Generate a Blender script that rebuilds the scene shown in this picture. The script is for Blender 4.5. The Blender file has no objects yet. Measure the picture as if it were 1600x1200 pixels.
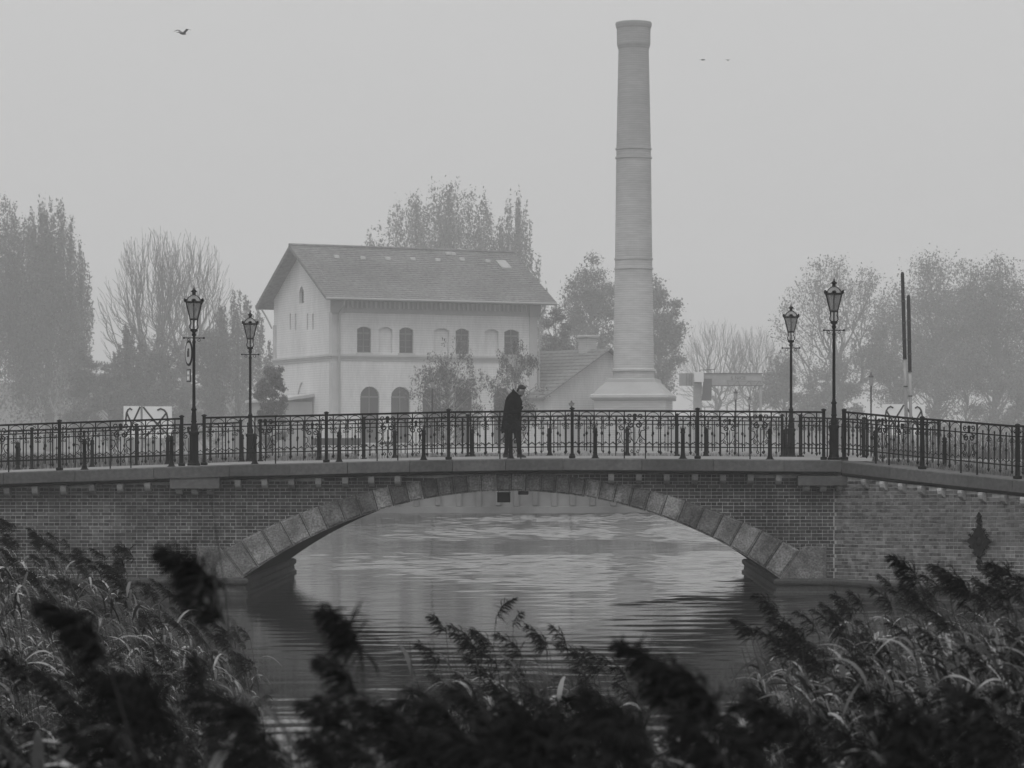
import bpy, math, random
import numpy as np
from mathutils import Vector, Matrix, noise
from mathutils.geometry import tessellate_polygon
R = math.radians
sc = bpy.context.scene
C = sc.collection

# ------------------------------------------------------------------ camera, sky, sun, exposure
F = 4200.0            # focal length in pixels of the 1600 px wide photograph (about 94 mm)
ZC = 3.5              # eye height above the water
cam_data = bpy.data.cameras.new('camera')
cam_data.sensor_width = 36.0
cam_data.lens = F / 1600 * 36
cam_data.shift_y = 100 / 1600
cam_data.clip_start = 0.1
cam_data.clip_end = 3000
cam_data.dof.use_dof = True
cam_data.dof.focus_distance = 65.0
cam_data.dof.aperture_fstop = 5.6
cam = bpy.data.objects.new('camera', cam_data)
C.objects.link(cam)
cam.location = (0, 0, ZC)
cam.rotation_euler = (R(90), 0, 0)
sc.camera = cam

CLOUD = 3.65
SUN_EL, SUN_ROT = R(62), R(-160)
world = bpy.data.worlds.new('World')
sc.world = world
world.use_nodes = True
wn = world.node_tree
bg = wn.nodes['Background']
sky = wn.nodes.new('ShaderNodeTexSky')
sky.sky_type = 'NISHITA'
sky.sun_disc = False
sky.sun_elevation = SUN_EL
sky.sun_rotation = SUN_ROT
sky.air_density = 1.0
sky.dust_density = 2.0
bw = wn.nodes.new('ShaderNodeRGBToBW')
wn.links.new(sky.outputs[0], bw.inputs[0])
# foggy overcast: the grey cloud dome (brighter towards the zenith, as overcast skies are) over a little clear-sky light
tc = wn.nodes.new('ShaderNodeTexCoord')
sx = wn.nodes.new('ShaderNodeSeparateXYZ')
wn.links.new(tc.outputs['Generated'], sx.inputs[0])
def wmath(op, a, b=0.0, clamp=False):
    n = wn.nodes.new('ShaderNodeMath'); n.operation = op; n.use_clamp = clamp
    for i, x in enumerate((a, b)):
        if isinstance(x, (int, float)): n.inputs[i].default_value = x
        else: wn.links.new(x, n.inputs[i])
    return n.outputs[0]
dome = wmath('MULTIPLY', wmath('ADD', 1.0, wmath('MULTIPLY', wmath('MAXIMUM', sx.outputs['Z'], 0.0), 2.0)), CLOUD)
wn.links.new(wmath('ADD', dome, wmath('MULTIPLY', bw.outputs[0], 0.25)), bg.inputs['Color'])
bg.inputs['Strength'].default_value = 0.10

sun_data = bpy.data.lights.new('sun', 'SUN')
sun_data.energy = 1.2
sun_data.angle = R(40)
sun_data.color = (1, 1, 1)
sun = bpy.data.objects.new('sun', sun_data)
C.objects.link(sun)
# sun direction matching the sky: rotation measured clockwise from +Y
sdir = Vector((math.sin(SUN_ROT) * math.cos(SUN_EL), math.cos(SUN_ROT) * math.cos(SUN_EL), math.sin(SUN_EL)))
sun.rotation_euler = sdir.to_track_quat('Z', 'Y').to_euler()
sun.location = (0, 0, 60)

sc.view_settings.view_transform = 'Standard'
sc.view_settings.look = 'None'
sc.view_settings.gamma = 1
sc.view_settings.exposure = 0.0
sc.view_settings.use_curve_mapping = False
sc.render.engine = 'CYCLES'
cy = sc.cycles
cy.use_denoising = True
cy.use_adaptive_sampling = True
cy.adaptive_threshold = 0.02
cy.max_bounces = 6
cy.diffuse_bounces = 2
cy.glossy_bounces = 3
cy.transmission_bounces = 4
cy.transparent_max_bounces = 6
cy.volume_bounces = 2
cy.sample_clamp_indirect = 4
HAZE_DENSITY = 0.00105

# ------------------------------------------------------------------ helpers
def link(o):
    C.objects.link(o)
    return o

def P(px, py, Y):
    return Vector(((px - 800) / F * Y, Y, ZC + (700 - py) / F * Y))

YAW = R(-1.1)
BO = Vector((0, 64, 0))
BM = Matrix.Translation(BO) @ Matrix.Rotation(YAW, 4, 'Z')
_c, _s = math.cos(YAW), math.sin(YAW)
def u_at(px, v):
    k = (px - 800) / F
    return (k * 64 + k * v * _c + v * _s) / (_c - k * _s)
def z_at(px, py, v):
    u = u_at(px, v)
    return ZC + (700 - py) / F * (64 + u * _s + v * _c)
def px_of(u, v):
    return 800 + F * (u * _c - v * _s) / (64 + u * _s + v * _c)

def lerp(a, b, t): return a + (b - a) * t
def interp(tab, x):
    if x <= tab[0][0]:
        (x0, y0), (x1, y1) = tab[0], tab[1]
    elif x >= tab[-1][0]:
        (x0, y0), (x1, y1) = tab[-2], tab[-1]
    else:
        for i in range(len(tab) - 1):
            if tab[i][0] <= x <= tab[i + 1][0]:
                (x0, y0), (x1, y1) = tab[i], tab[i + 1]
                break
    return y0 + (y1 - y0) * (x - x0) / (x1 - x0)

class MB:
    def __init__(s):
        s.v = []; s.f = []; s.m = []; s.cur = 0
    def add(s, vs, fs):
        b = len(s.v)
        s.v.extend([tuple(p) for p in vs])
        for f in fs:
            s.f.append(tuple(i + b for i in f)); s.m.append(s.cur)
    def quad(s, a, b, c, d): s.add([a, b, c, d], [(0, 1, 2, 3)])
    def hexa(s, p):   # 8 points: bottom 4 ccw, top 4 ccw
        s.add(p, [(3, 2, 1, 0), (4, 5, 6, 7), (0, 1, 5, 4), (1, 2, 6, 5), (2, 3, 7, 6), (3, 0, 4, 7)])
    def box(s, x0, x1, y0, y1, z0, z1):
        s.hexa([(x0, y0, z0), (x1, y0, z0), (x1, y1, z0), (x0, y1, z0), (x0, y0, z1), (x1, y0, z1), (x1, y1, z1), (x0, y1, z1)])
    def bevbox(s, x0, x1, y0, y1, z0, z1, b):
        """box whose four vertical edges and both rims are bevelled"""
        def ring(i, z):
            return [(x0 + b + i, y0 + i, z), (x1 - b - i, y0 + i, z), (x1 - i, y0 + b + i, z), (x1 - i, y1 - b - i, z), (x1 - b - i, y1 - i, z), (x0 + b + i, y1 - i, z), (x0 + i, y1 - b - i, z), (x0 + i, y0 + b + i, z)]
        s.rings([ring(b, z0), ring(0, z0 + b), ring(0, z1 - b), ring(b, z1)])
    def rings(s, rs, cap0=True, cap1=True, closed=True):
        n = len(rs[0]); vs = [p for r in rs for p in r]; fs = []
        for i in range(len(rs) - 1):
            for j in range(n if closed else n - 1):
                k = (j + 1) % n
                fs.append((i * n + j, i * n + k, (i + 1) * n + k, (i + 1) * n + j))
        if cap0: fs.append(tuple(range(n))[::-1])
        if cap1: fs.append(tuple((len(rs) - 1) * n + j for j in range(n)))
        s.add(vs, fs)
    def tube(s, pts, rad, n=6, cap=True, flat=None):
        pts = [Vector(p) for p in pts]
        if not hasattr(rad, '__len__'): rad = [rad] * len(pts)
        rs = []; up = None
        for i, p in enumerate(pts):
            t = (pts[min(i + 1, len(pts) - 1)] - pts[max(i - 1, 0)])
            if t.length < 1e-9: t = Vector((0, 0, 1))
            t.normalize()
            if up is None: up = Vector((1, 0, 0)) if abs(t.x) < .8 else Vector((0, 1, 0))
            a = (up - t * up.dot(t))
            if a.length < 1e-6: a = t.orthogonal()
            a.normalize(); up = a; b = t.cross(a)
            ring = []
            for k in range(n):
                w = 2 * math.pi * k / n
                ring.append(p + a * (math.cos(w) * rad[i]) + b * (math.sin(w) * rad[i]))
            rs.append(ring)
        s.rings(rs, cap, cap)
    def lathe(s, prof, n=16, o=(0, 0, 0), phase=0.0, cap=True):
        rs = []
        for r, z in prof:
            rs.append([(o[0] + r * math.cos(2 * math.pi * (k + phase) / n), o[1] + r * math.sin(2 * math.pi * (k + phase) / n), o[2] + z) for k in range(n)])
        s.rings(rs, cap, cap)
    def ball(s, c, r, n=10, m=6, sc=(1, 1, 1)):
        rs = []
        for i in range(m + 1):
            a = math.pi * (i + .02) / (m + .04) - math.pi / 2
            rs.append([(c[0] + sc[0] * r * math.cos(a) * math.cos(2 * math.pi * k / n), c[1] + sc[1] * r * math.cos(a) * math.sin(2 * math.pi * k / n), c[2] + sc[2] * r * math.sin(a)) for k in range(n)])
        s.rings(rs)
    def prism(s, poly, axis, a, b):
        """poly in 2-D extruded along axis (0 x,1 y,2 z) between a and b; concave allowed"""
        def p3(q, w):
            if axis == 0: return (w, q[0], q[1])
            if axis == 1: return (q[0], w, q[1])
            return (q[0], q[1], w)
        n = len(poly)
        tris = tessellate_polygon([[Vector((q[0], q[1], 0)) for q in poly]])
        vs = [p3(q, a) for q in poly] + [p3(q, b) for q in poly]
        fs = [tuple(t) for t in tris] + [tuple(i + n for i in t)[::-1] for t in tris]
        fs += [(i, (i + 1) % n, (i + 1) % n + n, i + n) for i in range(n)]
        s.add(vs, fs)
    def xform(s, M):
        s.v = [tuple(M @ Vector(p)) for p in s.v]; return s
    def mesh(s, name, mats, smooth=False):
        me = bpy.data.meshes.new(name)
        me.from_pydata(s.v, [], s.f)
        if not isinstance(mats, (list, tuple)): mats = [mats]
        for m in mats: me.materials.append(m)
        if len(mats) > 1: me.polygons.foreach_set('material_index', s.m)
        if smooth: me.polygons.foreach_set('use_smooth', [True] * len(me.polygons))
        me.validate()
        return me
    def build(s, name, mats, parent=None, smooth=False, M=None, fix=True):
        me = s.mesh(name, mats, smooth)
        if fix: fixn(me)
        return obj(name, me, parent, M)

def fixn(me):
    import bmesh
    bm = bmesh.new(); bm.from_mesh(me)
    bmesh.ops.recalc_face_normals(bm, faces=bm.faces)
    bm.to_mesh(me); bm.free()

def obj(name, me, parent=None, M=None):
    o = link(bpy.data.objects.new(name, me))
    if parent is not None: o.parent = parent
    if M is not None: o.matrix_local = M
    return o

def tag(o, label=None, cat=None, group=None, kind=None):
    if label: o['label'] = label
    if cat: o['category'] = cat
    if group: o['group'] = group
    if kind: o['kind'] = kind
    return o

def thing(name, label, cat, M=None, group=None):
    o = link(bpy.data.objects.new(name, None))
    o.empty_display_size = .2
    if M is not None: o.matrix_world = M
    return tag(o, label, cat, group)

def copy_tree(o, parent=None, M=None):
    c = o.copy(); link(c)
    if parent is not None: c.parent = parent
    if M is not None: c.matrix_local = M
    for ch in list(o.children): copy_tree(ch, c)
    return c

def at(p, rz=0): return Matrix.Translation(Vector(p)) @ Matrix.Rotation(rz, 4, 'Z')
def bl(u, v, z, rz=0): return BM @ at((u, v, z), rz)      # bridge frame to world

# ------------------------------------------------------------------ materials (monochrome)
def mat(name, col, rough=.85, var=.25, scale=3.0, bump=.0, bscale=None, objvar=0., islvar=0., spec=.12, stretch=(1, 1, 1), fine=0., metal=0., trans=0., ipow=1.6, courses=None):
    m = bpy.data.materials.new(name)
    m.use_nodes = True
    nt = m.node_tree; N = nt.nodes; L = nt.links
    b = N['Principled BSDF']
    b.inputs['Roughness'].default_value = rough
    b.inputs['Specular IOR Level'].default_value = spec
    b.inputs['Metallic'].default_value = metal
    geo = N.new('ShaderNodeNewGeometry')
    mp = N.new('ShaderNodeMapping'); mp.inputs['Scale'].default_value = stretch
    L.new(geo.outputs['Position'], mp.inputs['Vector'])
    nz = N.new('ShaderNodeTexNoise'); nz.inputs['Scale'].default_value = scale
    nz.inputs['Detail'].default_value = 6; nz.inputs['Roughness'].default_value = .65
    L.new(mp.outputs[0], nz.inputs['Vector'])
    def math_(op, a, b_):
        n = N.new('ShaderNodeMath'); n.operation = op
        for i, x in enumerate((a, b_)):
            if isinstance(x, (int, float)): n.inputs[i].default_value = x
            else: L.new(x, n.inputs[i])
        return n.outputs[0]
    mr = N.new('ShaderNodeMapRange')
    mr.inputs['From Min'].default_value = .3; mr.inputs['From Max'].default_value = .7
    mr.inputs['To Min'].default_value = 1 - var; mr.inputs['To Max'].default_value = 1 + var
    L.new(nz.outputs['Fac'], mr.inputs['Value'])
    val = math_('MULTIPLY', mr.outputs[0], col)
    if fine:
        n2 = N.new('ShaderNodeTexNoise'); n2.inputs['Scale'].default_value = scale * 14; n2.inputs['Detail'].default_value = 3
        L.new(mp.outputs[0], n2.inputs['Vector'])
        m2 = N.new('ShaderNodeMapRange'); m2.inputs['From Min'].default_value = .3; m2.inputs['From Max'].default_value = .7
        m2.inputs['To Min'].default_value = 1 - fine; m2.inputs['To Max'].default_value = 1 + fine
        L.new(n2.outputs['Fac'], m2.inputs['Value'])
        val = math_('MULTIPLY', val, m2.outputs[0])
    if courses:                                      # rows of masonry too far away to tell the single bricks apart
        sz = N.new('ShaderNodeSeparateXYZ'); L.new(geo.outputs['Position'], sz.inputs[0])
        w1 = math_('SINE', math_('MULTIPLY', sz.outputs['Z'], 2 * math.pi / courses[0]), 0)
        n4 = N.new('ShaderNodeTexNoise'); n4.inputs['Scale'].default_value = .5; n4.inputs['Detail'].default_value = 3; L.new(geo.outputs['Position'], n4.inputs['Vector'])
        val = math_('MULTIPLY', val, math_('ADD', 1, math_('MULTIPLY', w1, math_('MULTIPLY', n4.outputs['Fac'], 2 * courses[1]))))
    if objvar:
        oi = N.new('ShaderNodeObjectInfo')
        val = math_('MULTIPLY', val, math_('ADD', 1 - objvar, math_('MULTIPLY', oi.outputs['Random'], 2 * objvar)))
    if islvar:
        rp = math_('POWER', geo.outputs['Random Per Island'], ipow)
        val = math_('MULTIPLY', val, math_('ADD', 1 - islvar, math_('MULTIPLY', rp, 2.4 * islvar)))
    cc = N.new('ShaderNodeCombineColor')
    for i in range(3): L.new(val, cc.inputs[i])
    L.new(cc.outputs[0], b.inputs['Base Color'])
    if bump:
        n3 = N.new('ShaderNodeTexNoise'); n3.inputs['Scale'].default_value = bscale or scale * 8; n3.inputs['Detail'].default_value = 4
        L.new(mp.outputs[0], n3.inputs['Vector'])
        bp = N.new('ShaderNodeBump'); bp.inputs['Strength'].default_value = bump; bp.inputs['Distance'].default_value = .02
        L.new(n3.outputs['Fac'], bp.inputs['Height']); L.new(bp.outputs[0], b.inputs['Normal'])
    if trans:
        tr = N.new('ShaderNodeBsdfTranslucent'); L.new(cc.outputs[0], tr.inputs['Color'])
        mx = N.new('ShaderNodeMixShader'); mx.inputs[0].default_value = trans
        L.new(b.outputs[0], mx.inputs[1]); L.new(tr.outputs[0], mx.inputs[2])
        L.new(mx.outputs[0], N['Material Output'].inputs['Surface'])
    return m

M = {}
M['iron'] = mat('black_iron', .005, .6, .3, 6, spec=.06)
M['brick'] = mat('weathered_brick', .092, .9, .6, .40, bump=.3, bscale=30, objvar=.35, islvar=.40, fine=.25)
M['brick2'] = mat('wing_brick', .135, .9, .5, .40, bump=.3, bscale=30, objvar=.35, islvar=.40, fine=.25)
M['mortar'] = mat('lime_mortar', .42, .95, .5, .8, fine=.15)
M['voussoir'] = mat('arch_stone', .165, .9, .62, 1.7, bump=.9, bscale=22, objvar=.36, fine=.45)
M['joint'] = mat('arch_joint', .05, .95, .3, 3)
M['coping'] = mat('granite_coping', .085, .85, .28, .8, bump=.2, bscale=40, objvar=.15, fine=.18)
M['corbel'] = mat('sandstone_corbel', .27, .9, .35, 3, bump=.3, bscale=30, objvar=.3, fine=.2)
M['soffit'] = mat('dark_soffit', .018, .95, .3, 1.5, spec=.05)  # one near-black tone for vault, abutments and cornice strips
M['plinth'] = mat('wet_plinth', .05, .7, .35, 1.2, bump=.3, fine=.25, spec=.2)
M['paving'] = mat('paving', .17, .9, .2, 1.5, fine=.15)
M['grass'] = mat('grass', .085, .95, .35, .6, fine=.3)
M['quay'] = mat('quay_concrete', .20, .9, .3, .3)
M['pile'] = mat('pale_pile', .17, .9, .2, .6, objvar=.1)
M['house'] = mat('pale_house_brick', .57, .9, .13, .35, stretch=(1, 1, .22), fine=.07, courses=(.26, .07))
M['house_trim'] = mat('house_trim', .42, .9, .12, .5)
M['frieze'] = mat('house_frieze', .30, .9, .12, .5)
M['roof'] = mat('roof_tiles', .14, .9, .2, .2, fine=.35)
M['pane'] = mat('window_glass', .03, .2, .2, .5, spec=.5)
M['frame'] = mat('window_frame', .12, .7, .1, 1)
M['chimney'] = mat('chimney_brick', .38, .9, .16, .09, bump=.3, bscale=1.2, stretch=(.6, .6, 2.5), fine=.12, courses=(.25, .13))
def haze_tone(m, z0, z1, k):  # colour darkened upwards with noise, imitating fog that thins towards the top
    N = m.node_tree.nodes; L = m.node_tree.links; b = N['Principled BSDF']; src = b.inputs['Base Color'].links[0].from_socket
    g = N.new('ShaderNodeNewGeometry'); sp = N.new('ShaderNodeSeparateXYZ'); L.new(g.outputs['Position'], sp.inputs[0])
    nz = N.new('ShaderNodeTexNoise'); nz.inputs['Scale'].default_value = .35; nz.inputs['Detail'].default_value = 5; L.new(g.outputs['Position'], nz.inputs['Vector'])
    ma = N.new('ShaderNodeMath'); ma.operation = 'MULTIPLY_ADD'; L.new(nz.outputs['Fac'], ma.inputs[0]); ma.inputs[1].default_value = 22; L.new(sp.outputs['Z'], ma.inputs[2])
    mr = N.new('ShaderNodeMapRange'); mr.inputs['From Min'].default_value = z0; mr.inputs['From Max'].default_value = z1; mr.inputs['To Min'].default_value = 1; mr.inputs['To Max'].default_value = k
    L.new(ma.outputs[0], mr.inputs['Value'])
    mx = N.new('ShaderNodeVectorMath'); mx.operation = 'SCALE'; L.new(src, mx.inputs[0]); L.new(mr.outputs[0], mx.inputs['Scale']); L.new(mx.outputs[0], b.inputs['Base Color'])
haze_tone(M['chimney'], 28, 52, .62)
M['bark'] = mat('bark', .10, .95, .3, 1)
M['birch'] = mat('birch_bark', .28, .9, .5, 1.2)
M['leaf'] = mat('foliage', .12, .9, .3, .15, islvar=.4, trans=.45)
M['leaf_dark'] = mat('dark_foliage', .10, .9, .3, .15, islvar=.4, trans=.42)
M['leaf_pale'] = mat('pale_foliage', .13, .9, .3, .15, islvar=.35, trans=.45)
M['white'] = mat('white_board', .72, .6, .05, 1)
M['sign_face'] = mat('sign_face', .45, .6, .05, 1)
M['print'] = mat('grey_print', .06, .7, .05, 1)
M['steel'] = mat('galvanised_steel', .30, .6, .15, 2)
M['dark_steel'] = mat('dark_steel', .07, .6, .15, 2)
M['timber'] = mat('weathered_timber', .035, .9, .4, 3, stretch=(1, 1, .1))
M['coat'] = mat('black_wool', .006, .95, .2, 20, spec=.02)
M['trouser'] = mat('dark_trousers', .009, .9, .2, 15, spec=.05)
M['skin'] = mat('skin', .22, .6, .06, 20)
M['hair'] = mat('hair', .03, .8, .3, 60)
M['shoe'] = mat('shoe_leather', .012, .25, .1, 20, spec=.5)
M['beard'] = mat('beard', .05, .9, .3, 60)
M['bird'] = mat('bird_feather', .12, .9, .2, 3)
M['reed_stem'] = mat('reed_stem', .04, .7, .3, 2, islvar=.5)
M['reed_leaf'] = mat('reed_leaf', .19, .5, .3, 1.2, islvar=.94, spec=.3, trans=.3, ipow=4.0)
M['reed_plume'] = mat('reed_plume', .014, .95, .3, 5, islvar=.6, trans=.15)
M['earth'] = mat('bank_earth', .03, .95, .3, 2)
M['asphalt'] = mat('asphalt', .06, .9, .2, 2)

def glass_mat():
    m = bpy.data.materials.new('lantern_glass'); m.use_nodes = True
    N = m.node_tree.nodes; L = m.node_tree.links
    b = N['Principled BSDF']; b.inputs['Base Color'].default_value = (.35, .35, .35, 1); b.inputs['Roughness'].default_value = .25
    t = N.new('ShaderNodeBsdfTransparent'); t.inputs[0].default_value = (.62, .62, .62, 1)
    mx = N.new('ShaderNodeMixShader'); mx.inputs[0].default_value = .35
    L.new(t.outputs[0], mx.inputs[1]); L.new(b.outputs[0], mx.inputs[2]); L.new(mx.outputs[0], N['Material Output'].inputs['Surface'])
    return m
M['lantern'] = glass_mat()

def water_mat():
    m = bpy.data.materials.new('river_water'); m.use_nodes = True
    N = m.node_tree.nodes; L = m.node_tree.links
    b = N['Principled BSDF']
    b.inputs['Base Color'].default_value = (.012, .012, .012, 1)
    b.inputs['Roughness'].default_value = .06
    b.inputs['IOR'].default_value = 1.33
    geo = N.new('ShaderNodeNewGeometry')
    def nz(scale, st, det=3):
        mp = N.new('ShaderNodeMapping'); mp.inputs['Scale'].default_value = st
        L.new(geo.outputs['Position'], mp.inputs['Vector'])
        n = N.new('ShaderNodeTexNoise'); n.inputs['Scale'].default_value = scale; n.inputs['Detail'].default_value = det
        L.new(mp.outputs[0], n.inputs['Vector']); return n.outputs['Fac']
    def mth(op, a, b_):
        n = N.new('ShaderNodeMath'); n.operation = op
        for i, x in enumerate((a, b_)):
            if isinstance(x, (int, float)): n.inputs[i].default_value = x
            else: L.new(x, n.inputs[i])
        return n.outputs[0]
    long_ = nz(.9, (.16, 1, 1), 2)       # long low undulations across the channel
    mid = nz(3.2, (.3, 1, 1), 3)
    rip = nz(11, (.6, 1, 1), 3)
    # a gust of wind ruffles a patch by the far abutment
    sep = N.new('ShaderNodeSeparateXYZ'); L.new(geo.outputs['Position'], sep.inputs[0])
    wob = mth('MULTIPLY', mth('SUBTRACT', nz(.35, (.5, 1, 1), 3), .5), 5.0)
    y = mth('ADD', sep.outputs['Y'], wob)
    d = mth('ABSOLUTE', mth('SUBTRACT', y, 60.3), 0)
    gy = N.new('ShaderNodeMapRange'); gy.interpolation_type = 'SMOOTHSTEP'
    gy.inputs['From Min'].default_value = 2.2; gy.inputs['From Max'].default_value = .6; gy.inputs['To Min'].default_value = 0; gy.inputs['To Max'].default_value = 1
    L.new(d, gy.inputs['Value'])
    gx = N.new('ShaderNodeMapRange'); gx.interpolation_type = 'SMOOTHSTEP'
    gx.inputs['From Min'].default_value = .2; gx.inputs['From Max'].default_value = 4; L.new(sep.outputs['X'], gx.inputs['Value'])
    gust = mth('MULTIPLY', gy.outputs[0], gx.outputs[0])
    h = mth('ADD', mth('MULTIPLY', mid, .05), mth('MULTIPLY', rip, mth('ADD', .020, mth('MULTIPLY', gust, .10))))
    bp = N.new('ShaderNodeBump'); bp.inputs['Strength'].default_value = 1; bp.inputs['Distance'].default_value = .05
    L.new(h, bp.inputs['Height']); L.new(bp.outputs[0], b.inputs['Normal'])
    return m
M['water'] = water_mat()
# ------------------------------------------------------------------ bridge geometry
rng = random.Random(7)
DECK = sorted([(u_at(px, -.45), z_at(px, py, -.45)) for px, py in
        [(0, 738.5), (120, 734.2), (240, 730), (318, 727), (450, 724.5), (600, 720.2), (700, 718.3), (800, 716.8), (900, 716.2), (1100, 717), (1240, 718.3), (1330, 718.6)]])
def deck_z(u): return interp(DECK, u)
DEPTH = 11.5
# intrados and extrados circles of the segmental arch
U0 = u_at(798, 0)
HS, ZS, ZCR = 6.40, .40, 2.479
RI = (HS ** 2 + (ZCR - ZS) ** 2) / (2 * (ZCR - ZS)); CI = ZCR - RI
ZE = 2.89; he, ze = 6.88, 1.06
RE = (he ** 2 + (ZE - ze) ** 2) / (2 * (ZE - ze)); CE = ZE - RE
def intr(u): return CI + math.sqrt(max(0, RI ** 2 - (u - U0) ** 2))
def extr(u):
    d = RE ** 2 - (u - U0) ** 2
    return CE + math.sqrt(d) if d > 0 else -9
def radial(u):
    """intrados point at u and the point where its radius meets the extrados"""
    a = Vector((u, intr(u))); c = Vector((U0, CI)); d = (a - c).normalized()
    e = Vector((U0, CE)); f = a - e; bq = f.dot(d); cq = f.dot(f) - RE ** 2
    t = -bq + math.sqrt(bq * bq - cq)
    return a, a + d * t

UL = -17.0
UC = u_at(1304, 0)                       # corner where the wing wall turns towards the near bank
# wing path
WS = []
_p = Vector((UC, 0)); _n = 90; _ds = .1
for i in range(_n + 1):
    s_ = i * _ds; th = R(60 - 1.5 * s_)
    WS.append((s_, _p.copy(), Vector((math.cos(th), -math.sin(th)))))
    _p = _p + Vector((math.cos(th), -math.sin(th))) * _ds
def wing(s, off=0.0):
    """point on the wing line, off metres outwards (towards the water), and its direction"""
    i = min(max(s / _ds, -3), _n - 1); k = int(max(0, math.floor(i)))
    s0, p, d = WS[k]
    q = p + d * (s - s0)
    o = Vector((d.y, -d.x))
    return q + o * off, d
def wing_z(s): return deck_z(UC) - .066 * s
WL = 8.2

bridge = thing('arch_bridge', 'low brick road bridge with one segmental stone arch over the river', 'bridge', BM)

# facade backing: mortar plane with the arch cut out of it
def facade_poly(inner=True):
    pts = [(UL, -1.0)]
    us = [UL + i * (UC - UL) / 24 for i in range(25)]
    pts += [(u, deck_z(u) - .30) for u in us]
    pts += [(UC, -1.0), (U0 + HS, -1.0)]
    for i in range(41):
        u = U0 + HS - 2 * HS * i / 40
        pts.append((u, intr(u)))
    pts.append((U0 - HS, -1.0))
    return pts
b = MB(); b.prism(facade_poly(), 1, .010, .40); b.build('wall_backing', M['mortar'], bridge)
b = MB(); b.prism(facade_poly(), 1, DEPTH - .4, DEPTH); b.build('rear_wall', M['brick'], bridge)
# vault
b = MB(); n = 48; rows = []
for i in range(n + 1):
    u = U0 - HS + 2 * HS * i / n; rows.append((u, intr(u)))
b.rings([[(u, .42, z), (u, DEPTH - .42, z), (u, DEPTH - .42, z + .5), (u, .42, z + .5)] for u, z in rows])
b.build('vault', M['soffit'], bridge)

# voussoirs
jr = [799, 821, 845, 867, 888.5, 912, 935, 958, 983, 1007, 1032, 1058, 1086, 1113, 1140, 1167, 1195, 1221]
js = sorted(set([1598 - x for x in jr] + jr))
us = [u_at(x, -.04) for x in js]; us[0] = U0 - HS + .01; us[-1] = U0 + HS - .01
for k in range(len(us) - 1):
    (a0, a1), (b0, b1) = radial(us[k]), radial(us[k + 1])
    g = .011
    q = [a0, b0, b1, a1]                       # inner left, inner right, outer right, outer left
    cen = (q[0] + q[1] + q[2] + q[3]) / 4
    def sh(p, d):
        w = p - cen; return p - Vector((math.copysign(min(abs(w.x), d), w.x) , math.copysign(min(abs(w.y), d), w.y)))
    # shrink along the stone's own axes
    ex = ((b0 - a0) + (b1 - a1)).normalized(); ey = ((a1 - a0) + (b1 - b0)).normalized()
    def shrink(d0, d1):
        return [q[0] + ex * d0 + ey * d1, q[1] - ex * d0 + ey * d1, q[2] - ex * d0 - ey * d1, q[3] + ex * d0 - ey * d1]
    pr = -.035 - rng.random() * .012
    r0 = shrink(g, .0); r1 = shrink(g, .0); r2 = shrink(g + .030, .030); r3 = shrink(g + .045, .045)
    m = MB()
    m.rings([[(p.x, .30, p.y) for p in r0], [(p.x, pr, p.y) for p in r1], [(p.x, pr, p.y) for p in r2], [(p.x, pr - .030, p.y) for p in r3]])
    m.build('voussoir', M['voussoir'], bridge)
# dark bed behind the joints
m = MB(); ring = []
for i in range(49):
    u = us[0] + (us[-1] - us[0]) * i / 48; a, e = radial(u); ring.append((a, e))
m.rings([[(a.x, .0, a.y + .004), (e.x, .0, e.y - .004), (e.x, .25, e.y - .004), (a.x, .25, a.y + .004)] for a, e in ring])
m.build('arch_bed', M['joint'], bridge)
# springer blocks
for sgn in (1, -1):
    a, e = radial(U0 + sgn * (HS - .01)); m = MB()
    ue = U0 + sgn * 7.50
    poly = [(a.x + sgn * .012, a.y - .03), (e.x + sgn * .012, e.y), (e.x + sgn * .10, 1.165), (ue, 1.165), (ue, a.y - .03)]
    if sgn < 0: poly = poly[::-1]
    c = Vector((sum(p[0] for p in poly) / 5, sum(p[1] for p in poly) / 5))
    inn = [(lerp(p[0], c.x, .07), lerp(p[1], c.y, .07)) for p in poly]
    m.rings([[(p[0], .3, p[1]) for p in poly], [(p[0], -.04, p[1]) for p in poly], [(p[0], -.055, p[1]) for p in inn]])
    m.build('springer', M['voussoir'], bridge)

def sweep(mb, path, prof, closed_ends=True):
    """profile (out, z) swept along a plan polyline of (u, v, dz); out is to the right-hand side seen along the path mirrored to the water"""
    rs = []
    for i, p in enumerate(path):
        d0 = Vector(path[i][:2]) - Vector(path[i - 1][:2]) if i > 0 else None
        d1 = Vector(path[i + 1][:2]) - Vector(path[i][:2]) if i < len(path) - 1 else None
        def nrm(d):
            d = d.normalized(); return Vector((d.y, -d.x))
        if d0 is None: nn = nrm(d1); k = 1
        elif d1 is None: nn = nrm(d0); k = 1
        else:
            n0, n1 = nrm(d0), nrm(d1); nn = (n0 + n1).normalized(); k = 1 / max(.3, nn.dot(n0))
        dz = p[2] if len(p) > 2 else 0
        rs.append([(p[0] + nn.x * o * k, p[1] + nn.y * o * k, z + dz) for o, z in prof])
    mb.rings(rs)
roll = [(-.2, .40), (.06, .40), (.10, .385), (.125, .35), (.125, .29), (.10, .245), (.07, .225), (-.2, .225)]
base = [(-.2, .222), (.06, .222), (.075, .10), (.13, .07), (.13, -1.0), (-.2, -1.0)]
wing_pts = [tuple(wing(s)[0]) for s in (1.0, 2.2, 3.5, 5, 6.5, 8.0)]
for nm, path in (('left', [(UL, 0), (U0 - HS + .02, 0), (U0 - HS + .02, DEPTH)]), ('right', [(U0 + HS - .02, DEPTH), (U0 + HS - .02, 0), (UC, 0)] + wing_pts)):
    m = MB(); sweep(m, path, roll); m.build('plinth_roll', M['plinth'], bridge, smooth=False)
    m = MB(); sweep(m, path, base); m.build('plinth_base', M['plinth'], bridge)
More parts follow.
